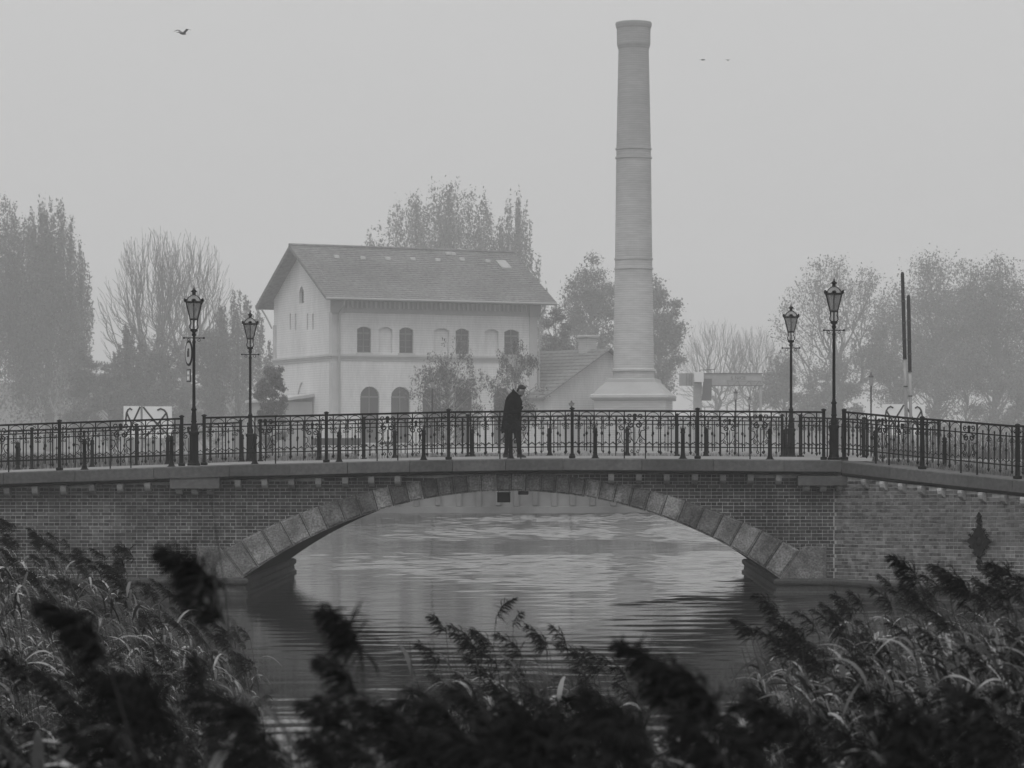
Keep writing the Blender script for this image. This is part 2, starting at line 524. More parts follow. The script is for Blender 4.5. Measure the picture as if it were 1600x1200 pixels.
for sgn in (1, -1):                               # abutment faces under the springing
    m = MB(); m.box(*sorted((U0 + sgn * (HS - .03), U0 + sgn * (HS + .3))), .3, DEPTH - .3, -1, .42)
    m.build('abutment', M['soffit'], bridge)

# ---- bricks (English bond): stretcher and header courses
BL, BH, PIT, PX = .2525, .0705, .0825, .2635
def brick_mesh(l, name, mt):
    m = MB(); e = .004
    m.rings([[(-l / 2, .04, -BH / 2), (l / 2, .04, -BH / 2), (l / 2, .04, BH / 2), (-l / 2, .04, BH / 2)],
             [(-l / 2, e, -BH / 2), (l / 2, e, -BH / 2), (l / 2, e, BH / 2), (-l / 2, e, BH / 2)],
             [(-l / 2 + e, 0, -BH / 2 + e), (l / 2 - e, 0, -BH / 2 + e), (l / 2 - e, 0, BH / 2 - e), (-l / 2 + e, 0, BH / 2 - e)]], cap0=False)
    me = m.mesh(name, mt); fixn(me); return me
st_me = brick_mesh(BL, 'brick', M['brick']); hd_me = brick_mesh(BL / 2 - .0055, 'brick', M['brick'])
st_w = brick_mesh(BL, 'brick', M['brick2']); hd_w = brick_mesh(BL / 2 - .0055, 'brick', M['brick2'])
def course_run(u0, u1, row):
    """brick centres and lengths along one course"""
    if row % 2 == 0:
        u = u0 + (PX / 2 if row % 4 == 0 else 0) * .5
        while u < u1:
            yield u, BL; u += PX
    else:
        u = u0
        while u < u1:
            yield u, BL / 2 - .0055; u += PX / 2
spots = []; cut = []
row = 0; z = .44
UE = UC - .012
while z < 3.1:
    for u, l in course_run(UL + .2, UE + .13, row):
        if u - l / 2 > UE - .03: continue
        e = min(extr(u - l / 2), extr(u + l / 2), extr(u))
        if abs(u - U0) < 6.9 and z + BH / 2 < e - .05: continue
        if 6.9 < abs(u - U0) - l / 2 and abs(u - U0) + l / 2 < 7.48 and z < 1.12: continue
        if abs(u - U0) < 6.9 and z < 1.1: continue
        if z > deck_z(u) - .40: continue
        zz = z + rng.uniform(-.002, .002)
        if u + l / 2 > UE: cut.append(((u - l / 2 + UE) / 2, zz, l, (UE - u + l / 2) / l))
        else: spots.append((u + rng.uniform(-.003, .003), zz, l))
    z += PIT; row += 1
def near_first(s):                                 # the bricks that show best: clear of the reeds and the shadow under the coping
    x = px_of(s[0], 0)
    y = 700 + (ZC - s[1]) * F / 64
    bad = 0
    if x < 0 or x > 1300: bad += 1000
    if y > 830 and x < 330: bad += 300
    return bad - s[2] * 400 + abs(y - 800) * .6
spots.sort(key=near_first)
for u, z, l in spots[:300]:
    obj('brick', st_me if l > .2 else hd_me, bridge, at((u, rng.uniform(-.002, .004), z), rng.uniform(-.006, .006)))
m = MB()
def add_brick(m, me, Mx):
    m.add([Mx @ v.co for v in me.vertices], [tuple(p.vertices) for p in me.polygons])
for u, z, l in spots[300:]:
    add_brick(m, st_me if l > .2 else hd_me, at((u, rng.uniform(-.002, .004), z)))
for u, z, l, k in cut: add_brick(m, st_me if l > .2 else hd_me, at((u, rng.uniform(-.002, .004), z)) @ Matrix.Diagonal((k, 1, 1, 1)))
tag(m.build('brickwork', M['brick'], bridge, fix=False), kind='stuff')

# coping stones on the facade, overhanging the wall
OV = .45
cw, _d = wing(0, .12)
# where the facade coping line meets the wing coping line
def wing_line_hit(off, v):
    lo, hi = 0.0, 3.0
    for _ in range(40):
        mid = (lo + hi) / 2
        if wing(mid, off)[0].y > v: lo = mid
        else: hi = mid
    return lo
sh = wing_line_hit(.12, -OV)
ucx = wing(sh, .12)[0].x
cj = [u_at(x, -OV) for x in (-230, -110, 5, 117, 240, 358, 453, 543, 640, 707, 790, 880, 1003, 1115, 1225)] + [ucx]
for k in range(len(cj) - 1):
    a, c = cj[k] + .006, cj[k + 1] - .006
    za, zc = deck_z(a), deck_z(c); j = rng.uniform(-.004, .004)
    m = MB(); ch = .022
    rs = []
    for u, zz in ((a, za + j), (c, zc + j)):
        ub = u if not (k == len(cj) - 2 and u == c) else u + .25
        rs.append([(u, -OV, zz - .275), (u, -OV, zz - ch), (u + 0, -OV + ch, zz), (ub, .38, zz), (ub, .38, zz - .275)])
    m.rings(rs); m.build('coping_stone', M['coping'], bridge)
# cornice strip under the coping
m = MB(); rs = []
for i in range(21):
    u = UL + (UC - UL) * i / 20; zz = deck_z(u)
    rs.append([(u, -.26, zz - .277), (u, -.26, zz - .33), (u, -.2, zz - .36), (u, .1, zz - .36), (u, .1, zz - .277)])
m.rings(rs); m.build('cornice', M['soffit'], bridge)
# corbels
def corbel_mesh():
    w = .068; prof = [(.05, 0), (-.30, 0), (-.31, -.06), (-.29, -.14), (-.23, -.20), (-.14, -.235), (.05, -.245)]
    m = MB(); m.rings([[(x, p[0], p[1]) for p in prof] for x in (-w, -w + .0, w, w)]); me = m.mesh('corbel', M['corbel']); fixn(me); return me
cb_me = corbel_mesh()
for x in (-34, 10, 54, 98.5, 143, 187, 230, 371, 413, 455, 497, 539, 580, 621, 955, 998.5, 1042, 1086, 1130, 1173, 1217):
    u = u_at(x, -.3); obj('corbel', cb_me, bridge, at((u, 0, deck_z(u) - .362 + (.0 if 640 > x or x > 940 else 0))))
# lamp brackets: a slab on three small corbels
for x0, x1, y0, y1 in ((265, 343, 744, 764), (1247, 1332, 744, 759)):
    u0, u1 = u_at(x0, -.42), u_at(x1, -.42)
    z1, z0 = z_at((x0 + x1) / 2, y0, -.42), z_at((x0 + x1) / 2, y1, -.42)
    m = MB(); m.bevbox(u0, u1, -.42, .1, z0, z1, .012); m.build('lamp_bracket', M['coping'], bridge)
    for t in (.17, .48, .79):
        o = obj('corbel', cb_me, bridge, at((lerp(u0, u1, t), 0, z0 - .003)) @ Matrix.Diagonal((1.1, .9, .62, 1)))
# road deck and rear coping
m = MB(); rs = []
for i in range(49):
    u = -60 + (UC + 30 + 60) * i / 48
    zz = deck_z(u) if -18 < u < UC else (deck_z(-18) - .01 * (-18 - u) if u < 0 else deck_z(UC) - .012 * (u - UC))
    rs.append([(u, .384, zz - .02), (u, 5.6, zz + .05), (u, 10.9, zz - .02), (u, 10.9, zz - .5), (u, .384, zz - .5)])
m.rings(rs); m.build('road_deck', M['paving'], bridge)
m = MB(); rs = []
for i in range(31):
    u = -24 + (UC + 2 + 24) * i / 30; zz = deck_z(u)
    rs.append([(u, 10.904, zz + .01), (u, 11.7, zz + .01), (u, 11.7, zz - .27), (u, 10.904, zz - .27)])
m.rings(rs); m.build('rear_coping', M['coping'], bridge)

# ------------------------------------------------------------------ wing wall
ww = thing('wing_wall', 'brick wing wall turning towards the near bank beside the reeds', 'wall', BM)
m = MB(); rs = []
for i in range(28):
    s = i * .3; (p, d) = wing(s, -.010); q, _ = wing(s, -.5); zt = wing_z(s) - .30
    rs.append([(p.x, p.y, -1), (p.x, p.y, zt), (q.x, q.y, zt), (q.x, q.y, -1)])
m.rings(rs); m.build('wall_backing', M['mortar'], ww)
wspots = []
row = 0; z = .44 - 2 * PIT
while z < 3.0:
    for s, l in course_run(.065 if row % 2 else .13 + .0 , 8.0, row):
        zz = z + .020 * s
        if zz > wing_z(s) - .42: continue
        wspots.append((s, zz + rng.uniform(-.002, .002), l))
    z += PIT; row += 1
def wkey(t):
    p, _ = wing(t[0]); x = px_of(p.x, p.y); Y = 64 + p.x * _s + p.y * _c; y = 700 + (ZC - t[1]) * F / Y
    return (1000 if x > 1600 else 0) + (300 if y > 880 else 0) - t[2] * 400 + abs(y - 820) * .6
wspots.sort(key=wkey)
def wing_M(s, z, off=0.0):
    p, d = wing(s, off); return at((p.x, p.y, z), math.atan2(d.y, d.x)) @ Matrix.Rotation(-.020, 4, 'Y')
for s, z, l in wspots[:300]:
    obj('brick', st_w if l > .2 else hd_w, ww, wing_M(s, z, rng.uniform(-.004, .002)))
m = MB()
for s, z, l in wspots[300:]: add_brick(m, st_w if l > .2 else hd_w, wing_M(s, z, rng.uniform(-.004, .002)))
tag(m.build('brickwork', M['brick2'], ww, fix=False), kind='stuff')
def solve_s(px, off):
    lo, hi = 0., 8.8
    for _ in range(40):
        mid = (lo + hi) / 2; p, _d = wing(mid, off)
        if px_of(p.x, p.y) < px: lo = mid
        else: hi = mid
    return lo
wj = [sh] + [solve_s(x, .12) for x in (1391, 1455, 1512, 1582, 1640)] + [WL]
for k in range(len(wj) - 1):
    a, c = wj[k] + .006, wj[k + 1] - .006; m = MB(); rs = []
    for s in (a, (a + c) / 2, c):
        zz = wing_z(s); ch = .022; p0, d = wing(s, .12); p1, _d = wing(s, .12 - ch); p2, _d = wing(s, -.62)
        if k == 0 and s == a: p2 = Vector((ucx + .26, .38))
        rs.append([(p0.x, p0.y, zz - .275), (p0.x, p0.y, zz - ch), (p1.x, p1.y, zz), (p2.x, p2.y, zz), (p2.x, p2.y, zz - .275)])
    m.rings(rs); m.build('coping_stone', M['coping'], ww)
m = MB(); rs = []
for i in range(21):
    s = .35 + (WL - .35) * i / 20; zz = wing_z(s); q = [wing(s, o)[0] for o in (.07, .07, .04, -.3, -.3)]
    rs.append([(q[j].x, q[j].y, zz + h) for j, h in enumerate((-.277, -.33, -.36, -.36, -.277))])
m.rings(rs); m.build('cornice', M['soffit'], ww)
for x in (1350, 1379, 1408, 1438, 1469, 1501, 1533, 1567, 1599):
    s = solve_s(x, .1); p, d = wing(s, -.17); o = obj('corbel', cb_me, ww, at((p.x, p.y, wing_z(s) - .362), math.atan2(d.y, d.x)))
# wrought-iron tie plate, diamond shaped, with scrolled edges
def spiral(c, r, a0, turns, n=16, shrink=.25):
    out = []
    for i in range(n + 1):
        t = i / n; a = a0 + turns * 2 * math.pi * t; rr = r * (1 - (1 - shrink) * t)
        out.append((c[0] + rr * math.cos(a), 0, c[1] + rr * math.sin(a)))
    return out
m = MB()
m.prism([(0, .50), (.045, .33), (.10, .20), (.17, .08), (.25, 0), (.17, -.08), (.10, -.20), (.045, -.33), (0, -.50), (-.045, -.33), (-.10, -.20), (-.17, -.08), (-.25, 0), (-.17, .08), (-.10, .20), (-.045, .33)], 1, -.02, .005)
m.ball((0, -.02, 0), .09, 12, 6, (.8, .5, 1.3))
for sx in (1, -1):
    m.prism([(sx * .19, .03), (sx * .33, 0), (sx * .19, -.03)][::sx], 1, -.02, .005)
    for zz, r in ((.13, .05), (.27, .04), (-.14, .05), (-.29, .04)):
        m.tube([(p[0], -.015, p[2]) for p in spiral((sx * (.20 - abs(zz) * .40), zz), r, 0 if sx > 0 else math.pi, 1.2 * sx)], .014, 5)
for sz in (1, -1):
    m.prism([(0, sz * .70), (.05, sz * .60), (.02, sz * .55), (.06, sz * .48), (0, sz * .38), (-.06, sz * .48), (-.02, sz * .55), (-.05, sz * .60)], 1, -.02, .005)
s = solve_s(1531, .01); p, d = wing(s, .03)
m.build('tie_plate', M['iron'], ww, M=at((p.x, p.y, z_at(1531, 846, p.y)), math.atan2(d.y, d.x)) @ Matrix.Diagonal((1.55, 1, .93, 1)))

# ------------------------------------------------------------------ railings
RH = 1.15
def bars():
    g = {}
    m = MB(); t = .013                                # long bar with arrow tip and a pair of little curls under the middle rail
    m.box(-t, t, -t, t, .17, 1.12)
    m.lathe([(.004, .09), (.034, .145), (.030, .16), (.012, .18)], 6)
    for sx in (1, -1):
        m.tube([(p[0], 0, p[2]) for p in spiral((sx * .045, .80), .042, math.pi / 2, -sx * 1.1, 10)], .009, 4)
    m.box(-.022, .022, -.018, .018, .835, .875)
    g['bar'] = m.mesh('bar', M['iron'])
    m = MB(); t = .0105                               # short picket with knob and spear
    m.box(-t, t, -t, t, .17, .955)
    m.lathe([(.010, .55), (.026, .58), (.030, .60), (.026, .62), (.010, .65)], 8)
    m.lathe([(.010, .95), (.022, .962), (.003, 1.0)], 6)
    g['picket'] = m.mesh('picket', M['iron'])
    m = MB(); m.box(-.014, .014, -.014, .014, .0, 1.12); g['edge'] = m.mesh('edge_bar', M['iron'])
    m = MB(); a = .165                                # round arch between two long bars
    m.tube([(a * math.cos(math.pi * i / 12), 0, .915 + .185 * math.sin(math.pi * i / 12)) for i in range(13)], .008, 4)
    g['arch'] = m.mesh('arch', M['iron'])
    m = MB()                                          # post with foot, cap and curls
    m.box(-.037, .037, -.037, .037, .06, 1.165)
    m.bevbox(-.075, .075, -.075, .075, 0, .07, .012)
    m.lathe([(.062, 1.165), (.066, 1.18), (.05, 1.20), (.015, 1.215)], 12)
    g['post'] = m.mesh('post', M['iron'])
    m = MB()
    for sx in (1, -1):
        m.tube([(sx * (.17 - .09 * math.sin(math.pi / 2 * i / 8)) if 0 else sx * (.17 * math.cos(math.pi / 2 * i / 8) + .0), 0, .915 + .18 * math.sin(math.pi / 2 * i / 8)) for i in range(7)], .008, 4)
        m.ball((sx * .085, 0, 1.02), .026, 6, 4)
    g['curl'] = m.mesh('curl', M['iron'])
    m = MB()                                          # scrolled ornament panel, half a metre wide
    def sp(c, r, a0, tu, w=.012, n=18, sh=.22): m.tube([p for p in spiral(c, r, a0, tu, n, sh)], w, 5)
    for sx in (1, -1):
        sp((sx * .085, .80), .078, math.pi / 2, -sx * 1.35, .017)
        sp((sx * .12, 1.01), .062, -math.pi / 2, sx * 1.2, .013)
        sp((sx * .13, .42), .05, math.pi * (.5 if sx > 0 else .5), -sx * 1.3, .010)
        sp((sx * .06, .17), .045, math.pi / 2, -sx * 1.1, .010)
        m.tube([(sx * .235, 0, .68), (sx * .15, 0, .66), (sx * .125, 0, .58), (sx * .16, 0, .50), (sx * .235, 0, .44)], .013, 5)
        m.tube([(sx * .10, 0, .70), (sx * .09, 0, .62), (sx * .10, 0, .52), (sx * .04, 0, .40), (sx * .0, 0, .34)], .009, 5)
        m.tube([(sx * .23, 0, .88), (sx * .17, 0, .84), (sx * .15, 0, .76)], .009, 5)
    m.ball((0, 0, 1.02), .052, 8, 5, (1, .6, 1)); m.ball((0, 0, .945), .04, 8, 5, (1, .6, 1.2))
    m.box(-.010, .010, -.010, .010, .12, .75)
    m.lathe([(.004, .06), (.025, .11), (.008, .14)], 6)
    g['scroll'] = m.mesh('scroll_ornament', M['iron'])
    m = MB(); w = .0888                               # small pointed arch on the bottom rail
    for sx in (1, -1):
        m.tube([(sx * w, 0, .285), (sx * w * .82, 0, .34), (sx * w * .35, 0, .372), (0, 0, .385)], .008, 4)
    m.lathe([(.016, .38), (.018, .39), (.003, .41)], 5)
    g['crest'] = m.mesh('cresting_arch', M['iron'])
    for k in g.values(): fixn(k)
    return g
G = bars()
PANEL = 2.96
def railing(name, label, posts, taller=0.0):
    """posts: list of (u, v, z) in the bridge frame; one panel between each two"""
    o0 = Vector(posts[0]); root = thing(name, label, 'railing', BM @ Matrix.Translation(o0), 'iron railings of the bridge')
    P_ = [Vector(p) - o0 for p in posts]
    for i, p in enumerate(P_):
        hd = (P_[min(i + 1, len(P_) - 1)] - P_[max(i - 1, 0)]); rz = math.atan2(hd.y, hd.x)
        obj('post', G['post'], root, at(p, rz))
        if 0 < i < len(P_) - 1: obj('curl', G['curl'], root, at(p, rz))
    for i in range(len(P_) - 1):
        a, c = P_[i], P_[i + 1]; d = c - a; L = Vector((d.x, d.y)).length; k = L / PANEL
        rz = math.atan2(d.y, d.x); h = 1 + taller * (i + .5)
        S = Matrix.Diagonal((k, 1, h, 1))
        def put(nm, key, x):
            t = .5 + x / PANEL; p = a + d * t
            obj(nm, G[key], root, at(p, rz) @ S)
        for x in (-.25, .25): put('edge_bar', 'edge', x)
        put('scroll_ornament', 'scroll', 0)
        for sx in (1, -1):
            for j in range(3):
                put('bar', 'bar', sx * (.25 + .355 * (j + 1)))
                put('picket', 'picket', sx * (.25 + .355 * j + .1775))
                put('arch', 'arch', sx * (.25 + .355 * j + .1775))
            for j in range(6): put('cresting_arch', 'crest', sx * (.25 + .1775 * j + .0888))
            put('cresting_arch', 'crest', sx * (1.315 + .0888))
        n = Vector((-d.y, d.x, 0)).normalized()
        for nm, z0, z1, w in (('top_rail', 1.105, 1.15, .032), ('middle_rail', .893, .92, .014), ('bottom_rail', .262, .288, .014)):
            m = MB(); e0, e1 = a, c
            q = []
            for zz in (z0 * h, z1 * h):
                for e, sgn in ((e0, -1), (e1, -1), (e1, 1), (e0, 1)): q.append(e + n * (w * sgn) + Vector((0, 0, zz)))
            m.hexa(q); m.build(nm, M['iron'], root)
    return root
RV = -.20
def fp(px): u = u_at(px, RV); return (u, RV, deck_z(u))
railing('iron_railing', 'front railing sloping down from the sign lamp towards the tall dense trees', [fp(x) for x in (-289, -98, 93, 284)])
railing('iron_railing', 'longest ornate railing in front of the walking man, between the two nearer lamps', [fp(x) for x in (319, 510, 701, 894, 1090, 1287)])
def wp(px):
    s = solve_s(px, -.12); p, d = wing(s, -.12); return (p.x, p.y, wing_z(s))
p0 = (u_at(1319, RV), RV, deck_z(UC))
railing('iron_railing', 'sloping railing on top of the brick wing wall above the reeds', [p0, wp(1441), wp(1590), wp(1760)], .012)
RB = 11.0
def bp_(px): u = u_at(px, RB); return (u, RB, deck_z(u) + .01)
railing('iron_railing', 'rear railing behind the walking man, between the two farther lamps', [bp_(x) for x in (407, 569, 731, 894, 1058, 1222)])
railing('iron_railing', 'rear railing beyond the road on the side of the anchor boards by the bare tree', [bp_(x) for x in (-112, 50, 213, 376)])
q0 = bp_(1251); railing('iron_railing', 'short rear railing seen behind the start of the wing wall railing', [q0, (q0[0] + 2.0, RB + 2.2, q0[2] - .05), (q0[0] + 4.4, RB + 4.0, q0[2] - .12)])

# ------------------------------------------------------------------ street lamps
def lamp_meshes():
    g = {}
    m = MB()
    m.lathe([(.165, 0), (.165, .04), (.135, .07), (.125, .11), (.118, .12)], 8, phase=.5)
    m.lathe([(.118, .12), (.112, .74), (.135, .76), (.14, .80), (.12, .825), (.085, .84)], 8, phase=.5)
    g['pedestal'] = (m, False)
    m = MB()
    m.lathe([(.07, .82), (.082, .86), (.088, .92), (.065, .99), (.055, 1.02), (.062, 1.05), (.075, 1.06), (.06, 1.09), (.058, 1.2), (.048, 1.32), (.066, 1.34), (.066, 1.37), (.045, 1.39),
             (.038, 1.45), (.034, 2.95), (.042, 2.96), (.042, 3.01), (.032, 3.03), (.032, 3.12), (.05, 3.14), (.05, 3.18), (.038, 3.20), (.045, 3.23), (.085, 3.25), (.088, 3.29), (.05, 3.305), (.02, 3.31)], 14)
    g['shaft'] = (m, True)
    m = MB()
    for sx in (1, -1):
        m.tube([(0, 0, 3.085), (sx * .235, 0, 3.085)], .014, 6); m.ball((sx * .235, 0, 3.085), .027, 8, 5)
        m.tube([(p[0], 0, p[2]) for p in spiral((sx * .115, 3.035), .042, math.pi / 2, -sx * 1.0, 12, .5)], .007, 4)
    g['ladder_bar'] = (m, False)
    m = MB()                                          # four curved arms holding the lantern
    for a in range(4):
        w = math.pi / 4 + a * math.pi / 2; cx, sy = math.cos(w), math.sin(w)
        m.tube([(cx * .075, sy * .075, 3.28), (cx * .135, sy * .135, 3.33), (cx * .13, sy * .13, 3.39), (cx * .105, sy * .105, 3.44), (cx * .12, sy * .12, 3.53)], .012, 5)
    m.tube([(0, 0, 3.3), (0, 0, 3.52)], .018, 6)
    m.box(-.10, .10, -.10, .10, 3.515, 3.54)
    g['cradle'] = (m, False)
    m = MB(); z0, z1, a, c = 3.54, 3.95, .088, .185     # lantern frame
    for sx, sy in ((1, 1), (1, -1), (-1, 1), (-1, -1)): m.tube([(sx * a, sy * a, z0), (sx * c, sy * c, z1)], .013, 4)
    for ang in range(4):
        w = ang * math.pi / 2; m.tube([(math.cos(w) * a, math.sin(w) * a, z0), (math.cos(w) * c, math.sin(w) * c, z1)], .009, 4)
    for r, zz, t in ((a, z0, .014), (c, z1, .02)):
        for i in range(4):
            q = [(r, r), (-r, r), (-r, -r), (r, -r)]; A, B = q[i], q[(i + 1) % 4]
            m.tube([(A[0], A[1], zz), (B[0], B[1], zz)], t, 4)
    for sx, sy in ((1, 1), (1, -1), (-1, 1), (-1, -1)):  # ears at the corners of the crown
        m.tube([(sx * c * .93, sy * c * .93, 3.94), (sx * c * 1.08, sy * c * 1.08, 4.0), (sx * c * 1.2, sy * c * 1.2, 4.025)], [.03, .03, .015], 5)
    for ang in range(4):
        w = ang * math.pi / 2; m.ball((math.cos(w) * c, math.sin(w) * c, 3.985), .055, 8, 5, (1, 1, .8))
    g['lantern_frame'] = (m, False)
    m = MB()
    m.rings([[(sx * (c - .01), sy * (c - .01), 3.955) for sx, sy in ((1, 1), (-1, 1), (-1, -1), (1, -1))], [(sx * .13, sy * .13, 4.05) for sx, sy in ((1, 1), (-1, 1), (-1, -1), (1, -1))], [(sx * .055, sy * .055, 4.115) for sx, sy in ((1, 1), (-1, 1), (-1, -1), (1, -1))]], False, False)
    g['roof_glass'] = (m, False)
    m = MB()
    for sx, sy in ((1, 1), (1, -1), (-1, 1), (-1, -1)): m.tube([(sx * c, sy * c, 3.955), (sx * .13, sy * .13, 4.055), (sx * .05, sy * .05, 4.12)], .011, 4)
    m.lathe([(.055, 4.10), (.055, 4.125), (.042, 4.13), (.042, 4.185), (.05, 4.19), (.075, 4.205), (.07, 4.22), (.035, 4.245), (.014, 4.27), (.02, 4.29), (.008, 4.31), (.003, 4.36)], 12)
    g['roof_cap'] = (m, False)
    m = MB(); e = .004
    for i in range(4):
        q = [(1, 1), (-1, 1), (-1, -1), (1, -1)]; A, B = q[i], q[(i + 1) % 4]
        m.quad((A[0] * (a - e), A[1] * (a - e), z0), (B[0] * (a - e), B[1] * (a - e), z0), (B[0] * (c - e), B[1] * (c - e), z1), (A[0] * (c - e), A[1] * (c - e), z1))
    g['lantern_glass'] = (m, False)
    out = {}
    for k, (mm, smo) in g.items():
        me = mm.mesh(k, M['lantern'] if 'glass' in k else M['iron'], smo); fixn(me); out[k] = me
    return out
LM = lamp_meshes()
def lamp(px, v, label, dz=0, rot=0.0, kz=1.0):
    u = u_at(px, v); root = thing('street_lamp', label, 'lamp', bl(u, v, deck_z(u) + dz, R(rot)) @ Matrix.Diagonal((1, 1, kz, 1)), 'cast-iron lamps at the four bridge corners')
    for k in ('pedestal', 'shaft', 'ladder_bar', 'cradle'): obj(k, LM[k], root)
    fr = obj('lantern', LM['lantern_frame'], root)
    obj('pane', LM['lantern_glass'], fr); obj('roof_pane', LM['roof_glass'], fr); obj('finial', LM['roof_cap'], fr)
    return root
LV = -.17
lampA = lamp(303, LV, 'tall cast-iron lamp with a round traffic sign on its shaft', 0, 6, .985)
lampB = lamp(1303, LV, 'tallest lantern lamp, at the corner where the railing turns onto the wing wall', 0, -4, .995)
lamp(391, RB + .15, 'farther lamp on the rear side next to the house gable', 0, 6, .985)
lamp(1236, RB + .15, 'farther lamp on the rear side next to the gantry crane', 0, -4, .995)
# signs fixed to the first lamp
sg = thing('traffic_sign', 'round traffic sign with a dark pictogram, seen nearly edge-on high on a lamp', 'sign', BM @ at((u_at(299.5, LV) - .05, LV - .12, z_at(303, 552, LV)), R(-67)))
m = MB(); m.tube([(0, -.012, 0), (0, .012, 0)], .305, 32); m.build('rim', M['iron'], sg)
m = MB(); m.tube([(0, -.016, 0), (0, -.0125, 0)], .25, 32); m.build('face', M['sign_face'], sg)
m = MB(); m.box(-.10, .10, -.022, -.0165, -.09, .05); m.box(-.05, .10, -.022, -.0165, .052, .11); m.build('pictogram', M['print'], sg)
m = MB(); m.box(-.03, .03, .012, .06, -.02, .02); m.build('clamp', M['iron'], sg)
sp_ = thing('sign_plate', 'small rectangular plate with symbols under the round sign on the lamp', 'sign', BM @ at((u_at(296, LV) - .01, LV - .05, z_at(303, 587, LV)), R(-62)))
m = MB(); m.box(-.13, .13, -.008, .008, -.15, .15); m.build('border', M['iron'], sp_)
m = MB(); m.box(-.11, .11, -.012, -.0085, -.13, .13); m.build('face', M['steel'], sp_)
m = MB(); m.box(-.05, .05, -.016, -.0125, .03, .10); m.box(-.07, -.01, -.016, -.0125, -.10, -.02); m.box(.01, .07, -.016, -.0125, -.10, -.02); m.build('symbols', M['white'], sp_)

# ------------------------------------------------------------------ bollards between the footways and the road
m = MB()
m.lathe([(.11, 0), (.11, .015), (.085, .03), (.065, .07), (.055, .10), (.05, .12), (.046, .62), (.06, .63), (.062, .66), (.05, .67), (.055, .70), (.05, .735), (.03, .755), (.012, .76), (.018, .79), (.006, .81)], 12)
bol_me = m.mesh('bollard', M['iron'], True); fixn(bol_me)
def bollard(u, v, z, label, grp):
    tag(obj('bollard', bol_me, None, bl(u, v, z)), label, 'bollard', grp)
names = ['first', 'second', 'third', 'fourth', 'fifth', 'sixth', 'seventh', 'eighth', 'ninth', 'tenth']
rowA = [-7, 132, 268, 398, 530, 662, 798, 930, 1067, 1203]
for i, x in enumerate(rowA):
    u = u_at(x, .62); lab = 'nearer iron bollard half hidden behind the walking man' if x == 798 else 'bollard just behind the front railing, %s counted from the tall dense trees' % names[i]
    bollard(u, .62, deck_z(u) - .015, lab, 'front row of bollards')
rowB = [28, 144, 262, 378, 498, 617, 738, 859, 980, 1103, 1227]
names.append('eleventh')
for i, x in enumerate(rowB):
    u = u_at(x, 7.9); bollard(u, 7.9, deck_z(u) + .03, 'bollard across the road by the rear railing, %s counted from the tall dense trees' % names[i], 'rear row of bollards')
for i, (x, lab) in enumerate(((1345, 'iron bollard nearest the corner lamp, behind the wing railing'), (1476, 'iron bollard with pointed top standing in the verge behind the wing railing'))):
    s = solve_s(x, -1.2); p, d = wing(s, -1.2); bollard(p.x, p.y, wing_z(s) - .05, lab, 'bollards by the wing wall')

# ------------------------------------------------------------------ boxes hung under the crown of the arch
for px, y0, y1, w, v, lab in ((787, 769, 785, .31, -.12, 'larger black signal box hung on a wire frame under the arch crown'), (817.5, 766, 773, .26, 3.2, 'smaller black signal box set further back under the arch crown')):
    u = u_at(px, v); z1 = z_at(px, y0, v); z0 = z_at(px, y1, v)
    r = thing('signal_box', lab, 'signal box', bl(u, v, z0), 'signal boxes under the arch')
    m = MB(); m.bevbox(-w / 2, w / 2, 0, .16, 0, z1 - z0, .012); m.build('housing', M['iron'], r)
    m = MB(); m.box(-w / 2 - .008, w / 2 + .008, -.05, .0, z1 - z0 - .02, z1 - z0); m.build('hood', M['iron'], r)
    m = MB()
    for sx in (1, -1): m.tube([(sx * w * .42, .06, z1 - z0 - .01), (sx * w * .42, .06, z1 - z0 + .05), (sx * w * .5, .06, z1 - z0 + .12)], .009, 5); 
    m.tube([(-w * .5, .06, z1 - z0 + .04), (w * .5, .06, z1 - z0 + .04)], .009, 5)
    m.build('hanger', M['dark_steel'], r)
# ------------------------------------------------------------------ terrain and water
GZ = 2.9
xs = np.concatenate([[-260, -80, -40, -24], np.linspace(-17, 17, 111), [24, 40, 80, 260]])
ys = np.concatenate([[-60, -20, 5], np.arange(14, 146, .105), [150]])
XX, YY = np.meshgrid(xs, ys)
wr = np.random.RandomState(3)
def smooth_noise(x, y, sx, sy, seed, n=14):
    r = np.random.RandomState(seed); v = np.zeros_like(x)
    for _ in range(n): v += np.sin(x * r.normal(0, 1) / sx + y * r.normal(0, 1) / sy + r.uniform(0, 6.28))
    return v / math.sqrt(n / 2)
hgt = np.zeros_like(XX)
for i in range(44):
    lam = .34 * (4.6 ** (i / 43)); ang = wr.normal(math.pi / 2, .42); sl = .0128 * (.6 + wr.rand()); ph = wr.uniform(0, 6.28); k_ = 2 * math.pi / lam
    wob = .5 * smooth_noise(XX, YY, 6, 4, 100 + i, 5)
    hgt += sl / k_ * np.sin(k_ * (XX * math.cos(ang) + YY * math.sin(ang)) + ph + wob)
calm = np.clip(.62 + .34 * smooth_noise(XX, YY, 4.5, 7, 5), .15, 1.5)
gust_ = np.exp(-((YY - 60.3 - .25 * XX) / 2.0) ** 2) * np.clip((XX + .2) / 3, 0, 1)
fade = np.clip((16.8 - np.abs(XX)) / 4, 0, 1) * np.clip((YY - 15) / 4, 0, 1) * np.clip((145 - YY) / 2, 0, 1)
far_ = np.clip((YY - 58) / 16, 0, 1); far_ = far_ * far_ * (3 - 2 * far_)
hgt *= (calm * (.80 + .5 * np.clip(XX / 6, -1, 1)) * (.36 + 1.15 * far_) + gust_ * .9) * fade
nx, ny = len(xs), len(ys)
V = np.stack([XX, YY, hgt], -1).reshape(-1, 3)
ii = (np.arange(ny - 1)[:, None] * nx + np.arange(nx - 1)[None, :]).ravel()
